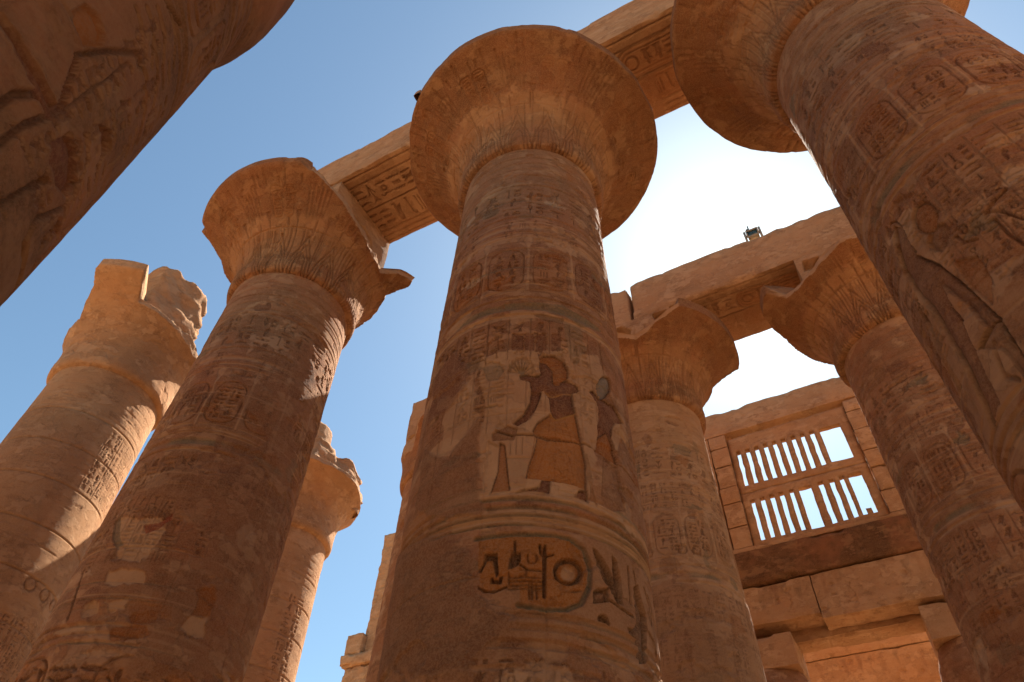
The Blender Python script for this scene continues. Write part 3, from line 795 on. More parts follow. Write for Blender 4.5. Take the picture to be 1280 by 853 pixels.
    cv.poly(Z2([(714, 604), (728, 588), (748, 590), (770, 615), (780, 648), (714, 622)]), D, .04, .5, DARK, .8)
    for p in ([(875, 335), (880, 430), (890, 530)], [(905, 350), (918, 430), (930, 470)], [(960, 450), (985, 540), (1000, 620)], [(980, 490), (1000, 560), (1010, 650)], [(990, 690), (1015, 740), (1040, 850)], [(780, 515), (840, 560), (900, 600)]):
        cv.line(Z2(p), .035, .03, DARK, .65)
    cv.poly(Z2([(905, 445), (930, 430), (950, 520), (975, 600), (982, 760), (990, 850), (940, 850), (922, 722), (880, 690), (872, 660), (905, 665), (920, 640)]), D, .06, .4, DARK, .75)
    for z in (4.80, 4.68, 4.56): cv.band(z, .05, .022, GREEN, .4)
    # smooth grey-brown mortar on the lower left, and a flaked dark flank
    cv.erase(cv.pxs([(475, 700), (520, 680), (560, 668), (592, 700), (600, 745), (640, 770), (620, 800), (590, 853), (470, 853)]), .11, 3, .09, 9, SMOOTH, .8, .012)
    cv.erase(cv.pxs([(520, 640), (530, 560), (560, 575), (600, 520), (600, 640), (560, 655)]), .06, 4, .04, 19, SMOOTH, .7, .010)
    cv.erase(cv.pxs([(545, 470), (570, 440), (590, 470), (560, 515), (535, 530)]), .06, 4, .04, 29, REDB, .5, .008)
    # greenish and pale traces higher up
    cv.patch(Z3([(455, 455), (640, 440), (830, 470), (960, 540), (1060, 620), (940, 590), (820, 530), (640, 490), (460, 490)]), GREEN, .7, .03, 6, .015, 3)
    cv.patch(Z3([(640, 520), (700, 515), (830, 545), (820, 580), (700, 560)]), DARK, .6, .02, 8, .01, 4)
    cv.patch(Z3([(490, 490), (640, 500), (650, 560), (490, 590)]), PALE, .5, .03, 6, .02, 6)
    cv.patch(Z3([(500, 750), (640, 740), (650, 850), (310, 850), (310, 780)]), PALE, .5, .03, 6, .02, 7)
    cv.patch(Z3([(830, 560), (930, 600), (960, 740), (900, 850), (840, 720)]), GREEN, .4, .06, 6, .03, 8)
    for a_, b_ in ((500, 572), (580, 640), (655, 715), (748, 808)):
        q = Z3([(a_, 640), (b_, 640), (b_, 745), (a_, 745)]); cv.poly(q, .012, .03, .7, REDB, .55)

def build_great():
    # the middle column
    t = column('C'); cv = ShaftCanvas(AX['C'], 560, 1050); scene_middle(cv); cv.build(t, 101, erode=.12)
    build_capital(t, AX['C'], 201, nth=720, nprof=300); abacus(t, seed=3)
    # left of the middle
    t = column('B'); cv = ShaftCanvas(AX['B'], 430, 800)
    rng = standard(cv, 23, scene=False, fa=.5, pale=.5)
    cv.erase(cv.pxs([(180, 610), (330, 560), (370, 520), (360, 640), (300, 853), (150, 853), (190, 760), (260, 690)]), .15, 1.6, .08, 9, BROWN, .4, .004)
    cv.erase(cv.pxs([(300, 500), (385, 430), (395, 500), (340, 560)]), .08, 2.5, .06, 12, BROWN, .35, .004)
    q = lambda p: cv.pxs(p, 20, 600, 3.371)
    for pts, c in (([(270, 580), (285, 530), (330, 500), (350, 515), (335, 560), (280, 588)], PALE), ([(370, 510), (480, 488), (475, 520), (390, 562), (372, 540)], PALE), ([(480, 580), (500, 555), (600, 562), (590, 595), (490, 600)], DKOR),
                   ([(160, 640), (200, 615), (320, 610), (325, 640), (200, 660)], PALE), ([(390, 640), (440, 615), (540, 620), (560, 660), (400, 680)], DKOR), ([(760, 470), (850, 430), (840, 540), (790, 580), (740, 570)], DKOR),
                   ([(710, 620), (735, 570), (800, 580), (795, 690), (760, 660)], PALE), ([(440, 160), (620, 170), (640, 210), (520, 360), (420, 330), (430, 220)], PALE), ([(360, 440), (390, 380), (550, 380), (540, 440)], PALE)):
        cv.patch(q(pts), c, .75, .07, 6, .02, len(pts), .012)
    cv.poly(q([(535, 190), (600, 180), (660, 140), (655, 165), (600, 205), (545, 225)]), .02, .05, .4, (0.25, .05, .025), .85)
    cv.poly(q([(415, 180), (440, 150), (435, 240), (450, 270), (420, 285), (405, 250)]), .02, .05, .5, GREEN, .7)
    cv.line(q([(280, 400), (245, 500), (215, 590)]), .04, .025, GREEN, .5)
    cv.build(t, 102, erode=.15)
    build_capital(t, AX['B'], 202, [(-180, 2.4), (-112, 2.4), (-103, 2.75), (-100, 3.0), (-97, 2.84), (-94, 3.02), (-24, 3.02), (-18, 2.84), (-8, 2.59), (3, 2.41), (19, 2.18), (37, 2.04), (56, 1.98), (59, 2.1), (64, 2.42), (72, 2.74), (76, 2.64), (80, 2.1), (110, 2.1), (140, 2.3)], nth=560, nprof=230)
    abacus(t, seed=5)
    # far left
    t = column('A'); cv = ShaftCanvas(AX['A'], 300, 560); standard(cv, 31, plain=True); cv.kd = 1.0
    cv.erase([(-2.6, 3), (.35, 3), (.35, 13.2), (-2.6, 13.2)], .12, 1.2, .08, 9, SMOOTH, .35, .006)
    rng = random.Random(4)
    for z in (7.0, 8.05, 9.05, 10.1, 11.2, 12.2, 13.2): cv.band(z, .03, .03)
    for x in (.55, 1.0, 1.45, 1.9):
        cv.column_text(x, x + .17, 11.3, 13.1, rng, .014, None, .016); cv.column_text(x + .21, x + .38, 11.3, 13.1, rng, .014, None, .016)
        cv.column_text(x, x + .17, 7.1, 8.2, rng, .014, None, .016); cv.column_text(x + .21, x + .38, 7.1, 8.2, rng, .014, None, .016)
        cv.line([(x - .03, 11.2), (x - .03, 13.1)], .02, .012); cv.line([(x - .03, 7.0), (x - .03, 8.3)], .02, .012)
        cv.line(arc(x + .18, 8.9, .13, .13, 0, 360, 16), .04, .03)
    cv.build(t, 103, PLAIN, rough=.005, erode=.1, chip=.008)
    build_capital(t, AX['A'], 203, [(-180, 1.85), (-80, 1.8), (-66, 1.86), (-60, 2.05), (-55, 2.22), (-48, 2.5), (-45, 2.9), (-42, 3.01), (-18.5, 3.02), (-17.5, 2.25), (0, 2.15), (30, 2.05), (60, 2.0), (100, 2.0)], nth=420, nprof=170, decorate=False, clampn=.10, mat=PLAIN)
    rubble('abacus', 0, PLAIN, t, 7, (.08, -.20, 16.45), 1.62, 1.18, 2.72)
    # right, close
    t = column('E'); cv = ShaftCanvas(AX['E'], 520, 820); standard(cv, 47, scene=False, fa=.25, pale=.2)
    q = lambda p: cv.pxs(p, 1100, 200, 2.367)
    cv.patch(q([(60, 190), (160, 230), (350, 470), (426, 560), (426, 853), (330, 853), (200, 640), (110, 420), (40, 240)]), PALE, .35, .06, 4, .04)
    cv.poly(q(arc(132, 172, 34, 44, 0, 360, 18)[:-1]), .03, .06, .2, DKOR, .55); cv.line(q(arc(132, 172, 36, 46, 0, 360, 18)), .04, .035, DARK, .4)
    cv.poly(q([(140, 245), (150, 205), (185, 185), (205, 205), (200, 250), (180, 275), (150, 265)]), .035, .06, .3, SMOOTH, .55)
    cv.poly(q([(40, 195), (60, 200), (100, 285), (165, 310), (240, 370), (345, 470), (320, 500), (240, 420), (180, 370), (205, 440), (240, 480), (275, 560), (300, 620), (350, 720), (335, 800), (300, 720), (250, 610), (190, 510), (150, 440), (110, 400), (70, 330), (48, 260)]), .035, .06, .2, REDB, .6)
    cv.poly(q([(240, 370), (345, 470), (380, 540), (426, 580), (426, 640), (360, 560), (290, 560), (330, 480)]), .032, .06, .2, BROWN, .5)
    cv.poly(q([(220, 300), (290, 285), (330, 350), (335, 430), (260, 370)]), .02, .07, .3, DKOR, .55)
    cv.line(q([(330, 540), (370, 640), (410, 650)]), .05, .03); cv.line(q([(180, 385), (230, 470)]), .05, .03)
    for p in ([(30, 190), (45, 180), (62, 200), (105, 285), (168, 310), (245, 370), (350, 470), (426, 590)], [(48, 262), (72, 335), (112, 400), (152, 442), (192, 512), (252, 612), (302, 722), (337, 805)], [(205, 440), (240, 480), (275, 560), (300, 620), (352, 720)], [(290, 560), (330, 480), (355, 470)], [(110, 420), (130, 470), (160, 520)]):
        cv.line(q(p), .04, .045, DARK, .55)
    for i in range(9): cv.line(q([(178 + i * 7, 560 + i * 12), (186 + i * 7, 600 + i * 12)]), .022, .018)
    for k in range(6): cv.line(q([(40 + k * 9, 130 - k * 3), (62 + k * 9, 110 - k * 3)]), .022, .018)
    cv.line(q([(315, 155), (340, 120), (370, 90)]), .05, .035); cv.line(q([(310, 160), (350, 150), (426, 175)]), .04, .03); cv.line(q([(340, 175), (380, 220), (426, 250)]), .035, .03)
    cv.line(q(arc(245, 205, 12, 12, 0, 360, 10)), .03, .025); cv.line(q(arc(282, 210, 12, 12, 0, 360, 10)), .03, .025); cv.line(q([(225, 225), (250, 245), (290, 235)]), .03, .025)
    cv.build(t, 104, erode=.15)
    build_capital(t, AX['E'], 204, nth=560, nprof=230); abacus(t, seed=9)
    # back row
    t = column('F'); cv = ShaftCanvas(AX['F'], 300, 520); standard(cv, 53, scene=False, fa=.2, low=False)
    cv.erase([(-2.6, 2), (2.6, 2), (2.6, 9.3), (-2.6, 9.3)], .35, 1.2, .12, 9, BROWN, .42, .010)
    for x in (-.9, -.45, .3, .62): cv.line(arc(x, 10.1, .1, .1, 0, 360, 12), .04, .025)
    cv.build(t, 105, PLAIN, erode=.3)
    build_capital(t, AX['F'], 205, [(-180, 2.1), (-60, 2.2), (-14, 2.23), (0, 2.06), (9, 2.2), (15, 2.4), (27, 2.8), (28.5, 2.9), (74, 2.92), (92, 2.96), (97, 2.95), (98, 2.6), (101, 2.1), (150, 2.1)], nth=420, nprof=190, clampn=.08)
    def face_f(cv):
        cv.poly([(.98, 17.92), (1.40, 17.95), (1.40, 18.30), (.95, 18.32)], .32, 9, 1, None, bev=.02)
        cv.poly([(-1.2, 17.3), (.05, 17.5), (.22, 17.95), (-.1, 18.25), (-.62, 18.3), (-1.2, 18.1)], .4, 9, 1, None, bev=.05)
        cv.line([(.52, 17.75), (.62, 17.8), (.66, 17.95)], .03, .03); cv.line([(.2, 17.4), (.35, 17.9)], .04, .04)
    abacus(t, panels={'-y': (.03, face_f)}, seed=11, z1=18.40)
    t = column('G'); cv = ShaftCanvas(AX['G'], 300, 560); standard(cv, 61, scene=False, fa=.25); cv.build(t, 106, erode=.15)
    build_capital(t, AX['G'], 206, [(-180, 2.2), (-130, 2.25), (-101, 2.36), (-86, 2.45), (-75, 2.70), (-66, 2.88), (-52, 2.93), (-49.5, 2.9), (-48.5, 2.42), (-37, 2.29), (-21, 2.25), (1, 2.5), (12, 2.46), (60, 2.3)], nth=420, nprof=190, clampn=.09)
    def face_g(cv):
        cv.poly([(-1.36, 17.75), (-1.0, 17.72), (-.85, 18.15), (-1.30, 18.2)], .3, 9, 1, None, bev=.02)
        cv.poly([(-.5, 18.0), (-.2, 18.25), (.1, 18.4), (.1, 18.30), (-.1, 18.1), (-.3, 17.9)], .2, 9, 1, None, bev=.03)
    abacus(t, panels={'-y': (.03, face_g)}, seed=13, z1=18.40)
    t = column('I'); cv = ShaftCanvas(AX['I'], 90, 160); standard(cv, 67, scene=False); cv.build(t, 107)
    build_capital(t, AX['I'], 207, [(-180, 1.65), (-90, 1.65), (-55, 1.66), (-46, 1.8), (-34, 2.02), (60, 1.9)], nth=220, nprof=110, decorate=False)
    abacus(t, seed=15, hx=1.25, hy=1.1, z0=16.2, z1=18.40)
    t = column('H'); cv = ShaftCanvas(AX['H'], 240, 420); standard(cv, 71, plain=True); cv.kd = 1.0
    rng = random.Random(8)
    for z in (8, 9.05, 10.1, 11.2, 12.2, 13.2): cv.band(z, .03, .03)
    for x in (.6, .95): cv.column_text(x, x + .3, 8, 12.5, rng, .024, None, .03)
    cv.build(t, 108, PLAIN, rough=.006, erode=.2, chip=.012)
    build_capital(t, AX['H'], 208, [(-180, 2.4), (-4, 2.5), (11, 2.4), (40, 2.4), (72, 2.26), (100, 2.25)], nth=300, nprof=130, decorate=False, clampn=.08, mat=PLAIN)
    r = rubble('abacus', 0, PLAIN, t, 17, (.1, .1, 16.45), 1.75, 1.65, 2.1)
    r2 = rubble('broken_block', 0, PLAIN, t, 19, (-.55, .1, 17.9), .8, .7, 2.6)

build_great()

# loose chip of stone lying on the rim of the middle capital
tag(rubble('stone_fragment', 0, PLAIN, None, 23, (-5.40, 4.42, 17.36), .10, .10, .30, 12), 'small loose stone lying on the left rim of the middle capital', 'stone')

# ------------------------------------------------------------------ architraves
def soffit_paint(seed, y0, y1, cart=None):
    def f(cv):
        rng = random.Random(seed); x0, x1 = cv.u[0], cv.u[-1]
        W = y1 - y0; ym = (y0 + y1) / 2; cv.ink = (0.17, 0.07, 0.033); cv.lk = 1.3
        cv.line([(x0, ym), (x1, ym)], .05, .05, DARK, .3)
        for y in (y0 + .16, y0 + .40, y1 - .12, y1 - .28, y1 - .44): cv.line([(x0, y), (x1, y)], .05, .04)
        for a, b in ((y0 + .48, ym - .08), (ym + .08, y1 - .48)):
            if cart:
                x = cart
                cv.row_text(x0 + .1, x - .1, a, b, rng, .03, None, .035)
                q = rrect(x, a - .04, x + 2.1, b + .04, (b - a) / 2); q2 = rrect(x + .1, a + .06, x + 2.0, b - .06, (b - a) / 2); cv.line(q2 + [q2[0]], .03, .025); cv.poly(q, 0, col=DKOR, a=.35); cv.line(q + [q[0]], .06, .035)
                c = (x + (b - a) * .55, (a + b) / 2); r = (b - a) * .25
                cv.line(arc(c[0], c[1], r, r, 0, 360, 24), .05, .04)
                cv.row_text(x + (b - a), x + 2.0, a + .08, b - .08, rng, .03, None, .035)
                cv.row_text(x + 2.2, x1, a, b, rng, .03, None, .035)
            if cart: cv.erase([(cart - .6, ym + .05), (cart + .75, ym + .05), (cart + .6, y1 + .2), (cart - .6, y1 + .2)], .06, 4, .04, seed, BROWN, .3, 0)
            else: cv.row_text(x0 + .05, x1, a, b, rng, .05, None, .035)
    return f

BEAMS = 'stone beams over the nave columns'
def beam(x0, x1, y0, y1, z0, z1, label, seed, cart=None, res=.03, chip=.06):
    cx, cy = (x0 + x1) / 2, (y0 + y1) / 2
    p = soffit_paint(seed, y0 - cy, y1 - cy, None if cart is None else cart - cx)
    o = stone_block('architrave', x0 - cx, x1 - cx, y0 - cy, y1 - cy, 0, z1 - z0, PLAIN, None, seed, .09, .018, chip, {'-z': (res, p)}, (cx, cy, z0), maxn=430)
    return tag(o, label, 'stone beam', BEAMS)
beam(-10.6, -3.74, 5.68, 8.06, 18.60, 20.30, 'carved stone beam from the notched left capital to the middle capital', 301, None, .02)
beam(-3.70, 3.3, 5.68, 8.06, 18.60, 20.42, 'carved stone beam with a round disc cartouche between the middle and right capitals', 302, -1.15, .02)
beam(-10.9, -3.78, 13.80, 16.12, 18.42, 20.15, 'shorter-looking beam end left of the joint above the column behind the middle one', 303, None, .05, .05)
beam(-3.70, 6.6, 13.80, 16.12, 18.42, 20.20, 'long stone beam of the rear row carrying the small floodlight', 304, -.65, .02, .05)

# ------------------------------------------------------------------ clerestory wall with stone grille window
cw = thing('clerestory_wall', 'clerestory wall at right with a barred stone window, two columns in front of it', 'wall', (-.8, 21.0, 11.55))
CO = np.array([-.8, 21.0, 11.55])
def cb(name, x0, x1, y0, y1, z0, z1, seed, res=.09, rough=.016, chip=.045, mat=None, panels=None, parent=None):
    return stone_block(name, x0 - CO[0], x1 - CO[0], y0 - CO[1], y1 - CO[1], z0 - CO[2], z1 - CO[2], mat or PLAIN, parent or cw, seed, res, rough, chip, panels)
def lintel_face(cv):
    cv.line([(-6, 19.25 - CO[2]), (-1.6 - CO[0], 19.22 - CO[2]), (-1.5 - CO[0], 19.1 - CO[2])], .03, .02)
    cv.line([(-1.45 - CO[0], 19.0 - CO[2]), (-1.40 - CO[0], 19.25 - CO[2])], .035, .03)
cb('lintel', -7.2, 6.2, 21.0, 22.4, 18.98, 20.08, 401, chip=.05, panels={'-y': (.06, lintel_face)})
js = [(18.405, 18.975), (17.58, 18.40), (16.68, 17.575), (16.0, 16.675), (15.07, 15.995), (14.26, 15.065)]
for i, (a, b) in enumerate(js):
    cb('jamb_stone', -3.53, -2.90, 21.0 + .012 * (i % 3), 22.3, a + .012, b - .012, 410 + i, .07, .012, .035)
    cb('jamb_stone', 1.30, 1.98 + .1 * (i % 2), 21.0 + .012 * ((i + 1) % 3), 22.3, a + .012, b - .012, 420 + i, .07, .012, .035)
cb('side_wall', -7.2, -3.545, 21.02, 22.3, 14.26, 18.97, 430); cb('side_wall', 2.10, 6.2, 21.02, 22.3, 14.26, 18.97, 431)

def grille(name, x0, x1, z0, z1, holes, y0, y1, seed, parent):
    """one stone slab pierced by slots: cells kept where no hole falls"""
    xs = sorted({x0, x1} | {h[0] for h in holes} | {h[1] for h in holes}); zs = sorted({z0, z1} | {h[2] for h in holes} | {h[3] for h in holes})
    def refine(a, st):
        r = [a[0]]
        for p, q in zip(a[:-1], a[1:]):
            k = max(1, int(round((q - p) / st))); r += [p + (q - p) * (i + 1) / k for i in range(k)]
        return np.array(r)
    gx, gz = refine(xs, .09), refine(zs, .09)
    gy = np.linspace(y0, y1, 3)
    nx, nz, ny = len(gx), len(gz), 3
    mx, mz = (gx[:-1] + gx[1:]) / 2, (gz[:-1] + gz[1:]) / 2
    solid = np.ones((nx - 1, nz - 1), bool)
    for h in holes: solid &= ~((mx[:, None] > h[0]) & (mx[:, None] < h[1]) & (mz[None, :] > h[2]) & (mz[None, :] < h[3]))
    idx = lambda i, j, k: (k * nz + j) * nx + i
    V = np.array([(gx[i], gy[k], gz[j]) for k in range(ny) for j in range(nz) for i in range(nx)])
    Q = []
    for i in range(nx - 1):
        for j in range(nz - 1):
            if not solid[i, j]: continue
            Q.append((idx(i, j, 0), idx(i + 1, j, 0), idx(i + 1, j + 1, 0), idx(i, j + 1, 0)))
            Q.append((idx(i, j, 2), idx(i, j + 1, 2), idx(i + 1, j + 1, 2), idx(i + 1, j, 2)))
            for k in (0, 1):
                if i == 0 or not solid[i - 1, j]: Q.append((idx(i, j, k), idx(i, j + 1, k), idx(i, j + 1, k + 1), idx(i, j, k + 1)))
                if i == nx - 2 or not solid[i + 1, j]: Q.append((idx(i + 1, j, k), idx(i + 1, j, k + 1), idx(i + 1, j + 1, k + 1), idx(i + 1, j + 1, k)))
                if j == 0 or not solid[i, j - 1]: Q.append((idx(i, j, k), idx(i, j, k + 1), idx(i + 1, j, k + 1), idx(i + 1, j, k)))
                if j == nz - 2 or not solid[i, j + 1]: Q.append((idx(i, j + 1, k), idx(i + 1, j + 1, k), idx(i + 1, j + 1, k + 1), idx(i, j + 1, k + 1)))
    for k in range(3): V[:, k] += (fbm(V[:, 0] + 9 * k, V[:, 1] * 2, V[:, 2], 2.6, 4, seed + k) - .5) * (.065, .06, .06)[k]
    used = np.unique(np.array(Q)); mp = np.zeros(len(V), int); mp[used] = np.arange(len(used))
    return mesh_from(name, V[used] - CO, mp[np.array(Q)], PLAIN, parent, np.zeros((len(used), 4)), smooth=False)
ho = [(x, x + .145, 16.64, 18.17) for x in (-2.68, -2.345, -2.01, -1.695, -1.37, -1.05, -.715, -.395, -.06)] + [(.27, .97, 16.65, 18.15)]
grille('window_grille', -2.885, 1.285, 16.345, 18.80, ho, 21.16, 21.40, 441, cw)
hl = [(x, x + .145, 14.47, 16.05) for x in (-2.63, -2.305, -1.985, -1.67, -1.335)] + [(-1.02, -.62, 14.43, 16.05), (-.375, -.225, 14.45, 16.06), (-.03, .115, 14.47, 16.06), (.29, .435, 14.47, 16.07), (.57, .70, 14.48, 16.06), (.70, .86, 14.68, 16.06), (.86, .99, 14.48, 16.06)]
grille('window_grille', -2.885, 1.285, 14.27, 16.325, hl, 21.16, 21.40, 442, cw)
cb('sill', -7.2, 6.2, 20.98, 22.35, 14.10, 14.255, 443, .07, .02, .05)

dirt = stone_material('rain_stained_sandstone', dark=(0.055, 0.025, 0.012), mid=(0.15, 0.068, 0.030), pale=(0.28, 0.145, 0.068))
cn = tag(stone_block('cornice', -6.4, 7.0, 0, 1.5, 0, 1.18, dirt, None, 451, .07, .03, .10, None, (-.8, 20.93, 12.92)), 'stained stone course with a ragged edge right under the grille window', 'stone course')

SIDE = 'stone beams over the side aisle columns'
def side_beam(x0, x1, y0, y1, z0, z1, label, seed, notch=False):
    cx, cy = (x0 + x1) / 2, (y0 + y1) / 2
    def soff(cv):
        rng = random.Random(seed); a, b = cv.u[0], cv.u[-1]
        for y in (-.36, -.28, .3, .38): cv.line([(a, y), (b, y)], .04, .025)
        cv.row_text(a, b, -.24, .26, rng, .025, None, .03)
    def front(cv):
        rng = random.Random(seed + 7); a, b = cv.u[0], cv.u[-1]; h = cv.v[-1]
        for _ in range(46):                         # rain streaks and scuffs
            x, l, wd = rng.uniform(a, b), rng.uniform(.15, .8), rng.uniform(.03, .13); t = h - rng.uniform(0, .35) * rng.random()
            cv.patch([(x - wd, t), (x + wd, t), (x + wd * .3, t - l), (x - wd * .3, t - l)], rng.choice([DARK, SMOOTH, REDB, PALE]), rng.uniform(.15, .4), .06, 6, .06, seed + _)
        for _ in range(7):
            x, z = rng.uniform(a, b), rng.uniform(0, h); pts = [(x, z)]
            for k in range(4): x += rng.uniform(-.12, .12); z += rng.uniform(.05, .25); pts.append((x, z))
            cv.line(pts, .025, .025)
        for _ in range(14):
            x, z, r = rng.uniform(a, b), rng.uniform(0.05, h), rng.uniform(.03, .12)
            cv.poly([(x + r * math.cos(t) * rng.uniform(.6, 1.3), z + r * math.sin(t) * rng.uniform(.5, 1)) for t in np.linspace(0, 6.28, 7)[:-1]], .03, .2, .8)
    return tag(stone_block('architrave', x0 - cx, x1 - cx, y0 - cy, y1 - cy, 0, z1 - z0, PLAIN, None, seed, .07, .014, .03, {'-z': (.035, soff), '-y': (.03, front)}, (cx, cy, z0), maxn=420), label, 'stone beam', SIDE)
side_beam(-7.0, -1.512, 21.0, 21.86, 11.68, 12.885, 'left of two butted beams below the grille window, its lower corner broken', 461)
side_beam(-1.506, 6.2, 20.985, 21.86, 11.50, 12.88, 'right of two butted beams below the grille window, over the opening', 462)
side_beam(-7.0, 6.2, 21.88, 22.74, 11.36, 12.87, 'darker inner beam showing under the two butted beams below the grille window', 465)
side_beam(-7.5, 6.5, 26.9, 28.4, 11.56, 12.85, 'bright warm beam seen through the opening below the grille window', 463)
tag(stone_block('roof_slab', -7.0, 7.0, 0, 1.7, 0, .60, PLAIN, None, 464, .09, .02, .06, None, (-.5, 26.86, 12.87)), 'thin stone slab resting on the bright beam behind the opening', 'roof slab')

# ------------------------------------------------------------------ closed-bud side columns
def bud_r(z): return np.interp(z, [0, .6, 1.6, 5, 7.75], [1.02, 1.13, 1.175, 1.16, 1.112])
BUDP = [(1.04, -.04), (1.10, -.01), (1.13, .05), (1.17, .18), (1.215, .42), (1.24, .75), (1.24, 1.2), (1.215, 1.8), (1.14, 2.3), (1.02, 2.62), (.98, 2.75)]
SIDEC = 'closed-bud columns of the side aisles'
def bud_column(ax, label, n_front=70, rows=110, detail=None, seed=0, nth=120, nprof=60, mat=None):
    t = thing('bud_column', label, 'column', (ax[0], ax[1], 0), SIDEC)
    n = 64; th = np.linspace(0, 2 * np.pi, n, endpoint=False)
    prof = [(1.45, -.05), (1.5, .0), (1.52, .3), (1.45, .36), (.95, .38)]
    P = np.array([[(r * np.cos(a), r * np.sin(a), z) for a in th] for r, z in prof])
    mesh_from('base', P.reshape(-1, 3), grid_quads(len(prof), n, True), PLAIN, t, np.zeros((len(prof) * n, 4)))
    cv = ShaftCanvas(ax, n_front, rows, top=7.72, rfun=bud_r, rref=1.12, z_dense=1.2)
    if detail: detail(cv)
    cv.build(t, seed, mat, .006 if mat else .012, erode=.1, chip=.01 if mat else .026)
    build_capital(t, ax, seed + 1, None, nth, nprof, BUDP, 7.68, False, mat=mat or STONE, noise=.03)
    stone_block('abacus', -1.02, 1.02, -1.0, .7, 10.42, 11.355, PLAIN, t, seed + 2, .08, .012, .04)
    return t
b0 = bud_column((-3.50, 22.02), 'side-aisle column whose square block shows left of the opening below the grille window', seed=501)
def copy_column(src, loc, label):
    r = src.copy(); C.objects.link(r); r.location = loc; r['label'] = label
    for ch in list(src.children):
        c = ch.copy(); C.objects.link(c); c.parent = r
    return r
copy_column(b0, (1.98, 22.02, 0), 'side-aisle column whose square block shows right of the opening below the grille window')
copy_column(b0, (-4.2, 27.7, 0), 'rear side-aisle column under the left end of the bright beam')
copy_column(b0, (3.4, 27.7, 0), 'rear side-aisle column under the right end of the bright beam')

def near_scene(cv):
    cv.kd = 1.05
    rng = random.Random(77)
    # large sunk figure: arm, streamer, wide kilt, staff, traced round the near shaft
    q = lambda p: cv.pxs(p, 0, 0, 2.243)
    L = lambda p, w=.05, d=.035: cv.line(q(p), w * .9, d * 1.3, (0.09, .038, .018), .6)  # dark colour in the sunk lines paints the shadow they hold
    cv.poly(q([(0, 30), (40, 80), (110, 190), (160, 300), (220, 150), (235, 160), (185, 310), (150, 340), (120, 300), (60, 160), (0, 60)]), .045, .06, .3, REDB, .7)
    cv.poly(q([(150, 400), (200, 370), (220, 420), (215, 520), (190, 560), (160, 520), (140, 450)]), .05, .07, .4, REDB, .85)
    cv.poly(q([(205, 30), (240, 10), (275, 40), (295, 100), (285, 135), (240, 130), (220, 90)]), .04, .06, .2, DKOR, .6)
    cv.poly(q([(285, 350), (315, 370), (310, 420), (270, 480), (290, 420)]), .05, .05, .5, REDB, .7)
    L([(0, 300), (50, 265), (110, 265), (140, 330)]); L([(0, 410), (80, 350), (140, 330)]); L([(0, 580), (90, 525), (130, 510)])
    L([(170, 330), (270, 250), (360, 180)], .03, .02); L([(220, 155), (310, 145), (390, 150), (410, 220), (405, 320), (380, 400)], .04, .025)
    L([(20, 853), (70, 680), (100, 620), (190, 580), (230, 500)]); L([(140, 670), (165, 620), (165, 660)], .05, .035); L([(250, 380), (240, 480), (210, 560)], .03, .02)
    for x in (380, 410, 440, 470): L([(x, 20), (x + 20, 90), (x + 15, 190)], .03, .022)
    L([(465, 0), (510, 80)], .05, .03); L([(430, 100), (440, 250), (400, 380)], .03, .022)
    # ringed cartouches and text towards the right edge and the neck
    for k in range(-3, 6):
        x = k * .34 + .1
        cv.cartouche(x, 6.25, x + .27, 7.0, rng, True, .018, None, DKOR, .2, .026)
    for z in (7.55, 7.42, 7.29, 7.16): cv.band(z, .035, .014)
    cv.band(6.16, .04, .016); cv.band(6.04, .04, .016)
    for k in range(2, 7): cv.column_text(k * .25 - .1, k * .25 + .1, 4.3, 5.9, rng, .016, None, .02)
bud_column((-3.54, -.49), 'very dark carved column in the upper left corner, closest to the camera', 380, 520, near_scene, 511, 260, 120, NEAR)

# the rest of the aisle, behind the camera
for x, y in ((-9.0, -.49), (7.4, -.49), (-14.5, -6.3), (-9.0, -6.3), (-3.54, -6.3), (1.95, -6.3), (7.4, -6.3)):
    copy_column(b0, (x, y, 0), 'side-aisle column of the same kind standing outside the picture, beside or behind the camera')
for k, y in enumerate((-.49, -6.3)):
    for x0, x1 in ((-17.2, -9.02), (-8.98, -3.56), (-3.52, 7.36), (7.40, 9.6)):
        tag(stone_block('architrave', -(x1 - x0) / 2, (x1 - x0) / 2, -.85, .85, 0, 1.34, PLAIN, None, 470 + k, .14, .016, .04, None, ((x0 + x1) / 2, y, 11.55)), 'plain stone beam over the aisle columns outside the picture', 'stone beam', SIDE)

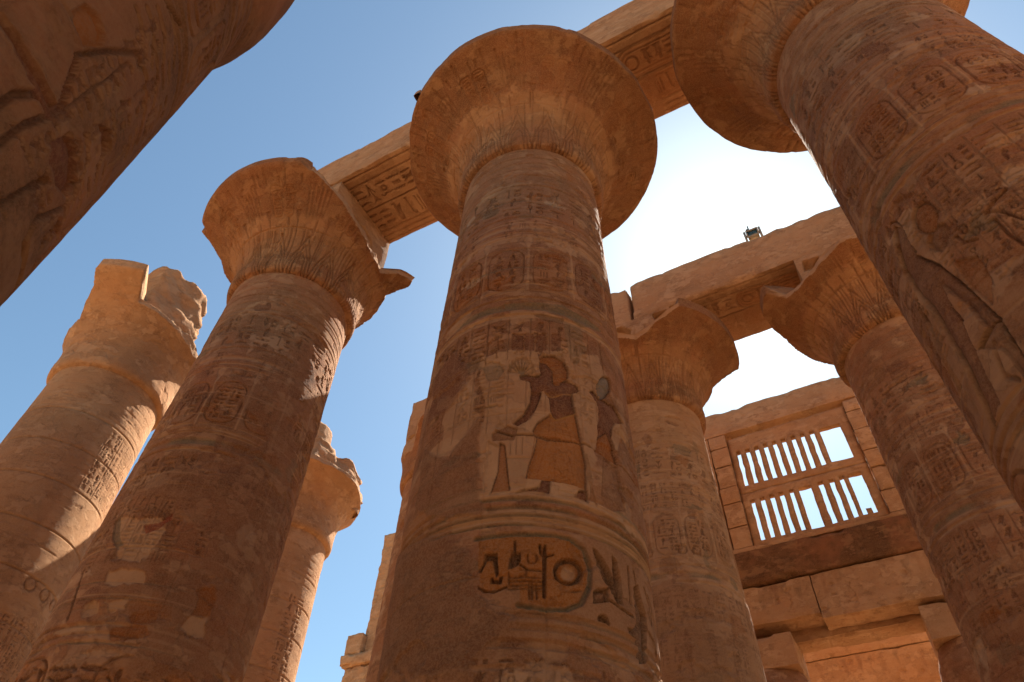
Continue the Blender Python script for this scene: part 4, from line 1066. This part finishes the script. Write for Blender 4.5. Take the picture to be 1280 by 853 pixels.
# ------------------------------------------------------------------ far pylon tower
pt = thing('pylon_tower', 'distant ruined gate tower of stone blocks rising left of the middle column', 'tower', (-29, 37, 0))
def ashlar(wd, course, seed):
    def f(cv):
        rng = random.Random(seed); z = cv.v[0]; k = 0
        while z < cv.v[-1]:
            cv.line([(cv.u[0], z), (cv.u[-1], z)], .09, .05)
            x = cv.u[0] + rng.uniform(0, wd)
            while x < cv.u[-1]:
                cv.line([(x, z), (x, z + course)], .09, .05); x += wd * rng.uniform(.7, 1.3)
            z += course
    return f
stone_block('tower_wall', -3.55, 6.0, 0, 6, 0, 32.3, PLAIN, pt, 601, .25, .06, .25, {'-y': (.085, ashlar(1.6, 1.15, 5))}, None, 420)
stone_block('broken_top', -2.6, 5.9, .1, 5.8, 32.2, 33.3, PLAIN, pt, 602, .2, .06, .25)
stone_block('lower_wall', -4.6, 6.0, -.35, 6.2, 0, 21.9, PLAIN, pt, 603, .22, .05, .2, {'-y': (.09, ashlar(1.7, 1.1, 9))}, None, 300)
stone_block('cornice', -4.85, 6.1, -.6, 6.3, 21.88, 22.7, PLAIN, pt, 604, .16, .05, .15)
stone_block('corner_block', -4.75, -3.3, -.45, 1.4, 22.68, 24.2, PLAIN, pt, 605, .12, .05, .2)

# ------------------------------------------------------------------ small floodlight on the rear beam
fl = thing('floodlight', 'small boxy floodlight perched on top of the rear stone beam', 'floodlight', (.50, 14.02, 20.18))
steel = plain_material('weathered_steel', (0.34, 0.27, 0.19), .55, .3); glass = plain_material('dark_green_glass', (0.02, 0.05, 0.045), .12); black = plain_material('black_cable', (0.03, 0.03, 0.03), .5)
def plainbox(bounds):
    x0, x1, y0, y1, z0, z1 = bounds
    v = [(x, y, z) for z in (z0, z1) for y in (y0, y1) for x in (x0, x1)]
    q = [(0, 2, 3, 1), (4, 5, 7, 6), (0, 1, 5, 4), (2, 6, 7, 3), (0, 4, 6, 2), (1, 3, 7, 5)]
    return v, q
def boxes(name, bl, mat, parent):
    V, Q = [], []
    for b in bl:
        v, q = plainbox(b); Q += [tuple(i + len(V) for i in f) for f in q]; V += v
    return mesh_from(name, V, Q, mat, parent, None, False)
boxes('housing', [(-.17, .17, -.05, .20, .30, .62), (-.19, .19, -.08, -.045, .58, .64), (-.19, .19, -.08, -.045, .28, .33), (-.19, -.15, -.078, -.047, .33, .58), (.15, .19, -.078, -.047, .33, .58)], steel, fl)
boxes('lens', [(-.148, .148, -.066, -.052, .332, .578)], glass, fl)
boxes('bracket', [(-.27, -.20, -.02, .10, .0, .70), (.20, .27, -.02, .10, .0, .70), (-.30, .30, -.06, .16, -.02, .05), (-.21, -.165, .0, .06, .44, .50), (.165, .21, .0, .06, .44, .50)], steel, fl)
boxes('cable_mount', [(-.05, .14, .0, .12, .62, .74), (-.09, -.05, .04, .08, .62, 1.02), (-.16, -.05, .03, .07, .82, .86)], black, fl)
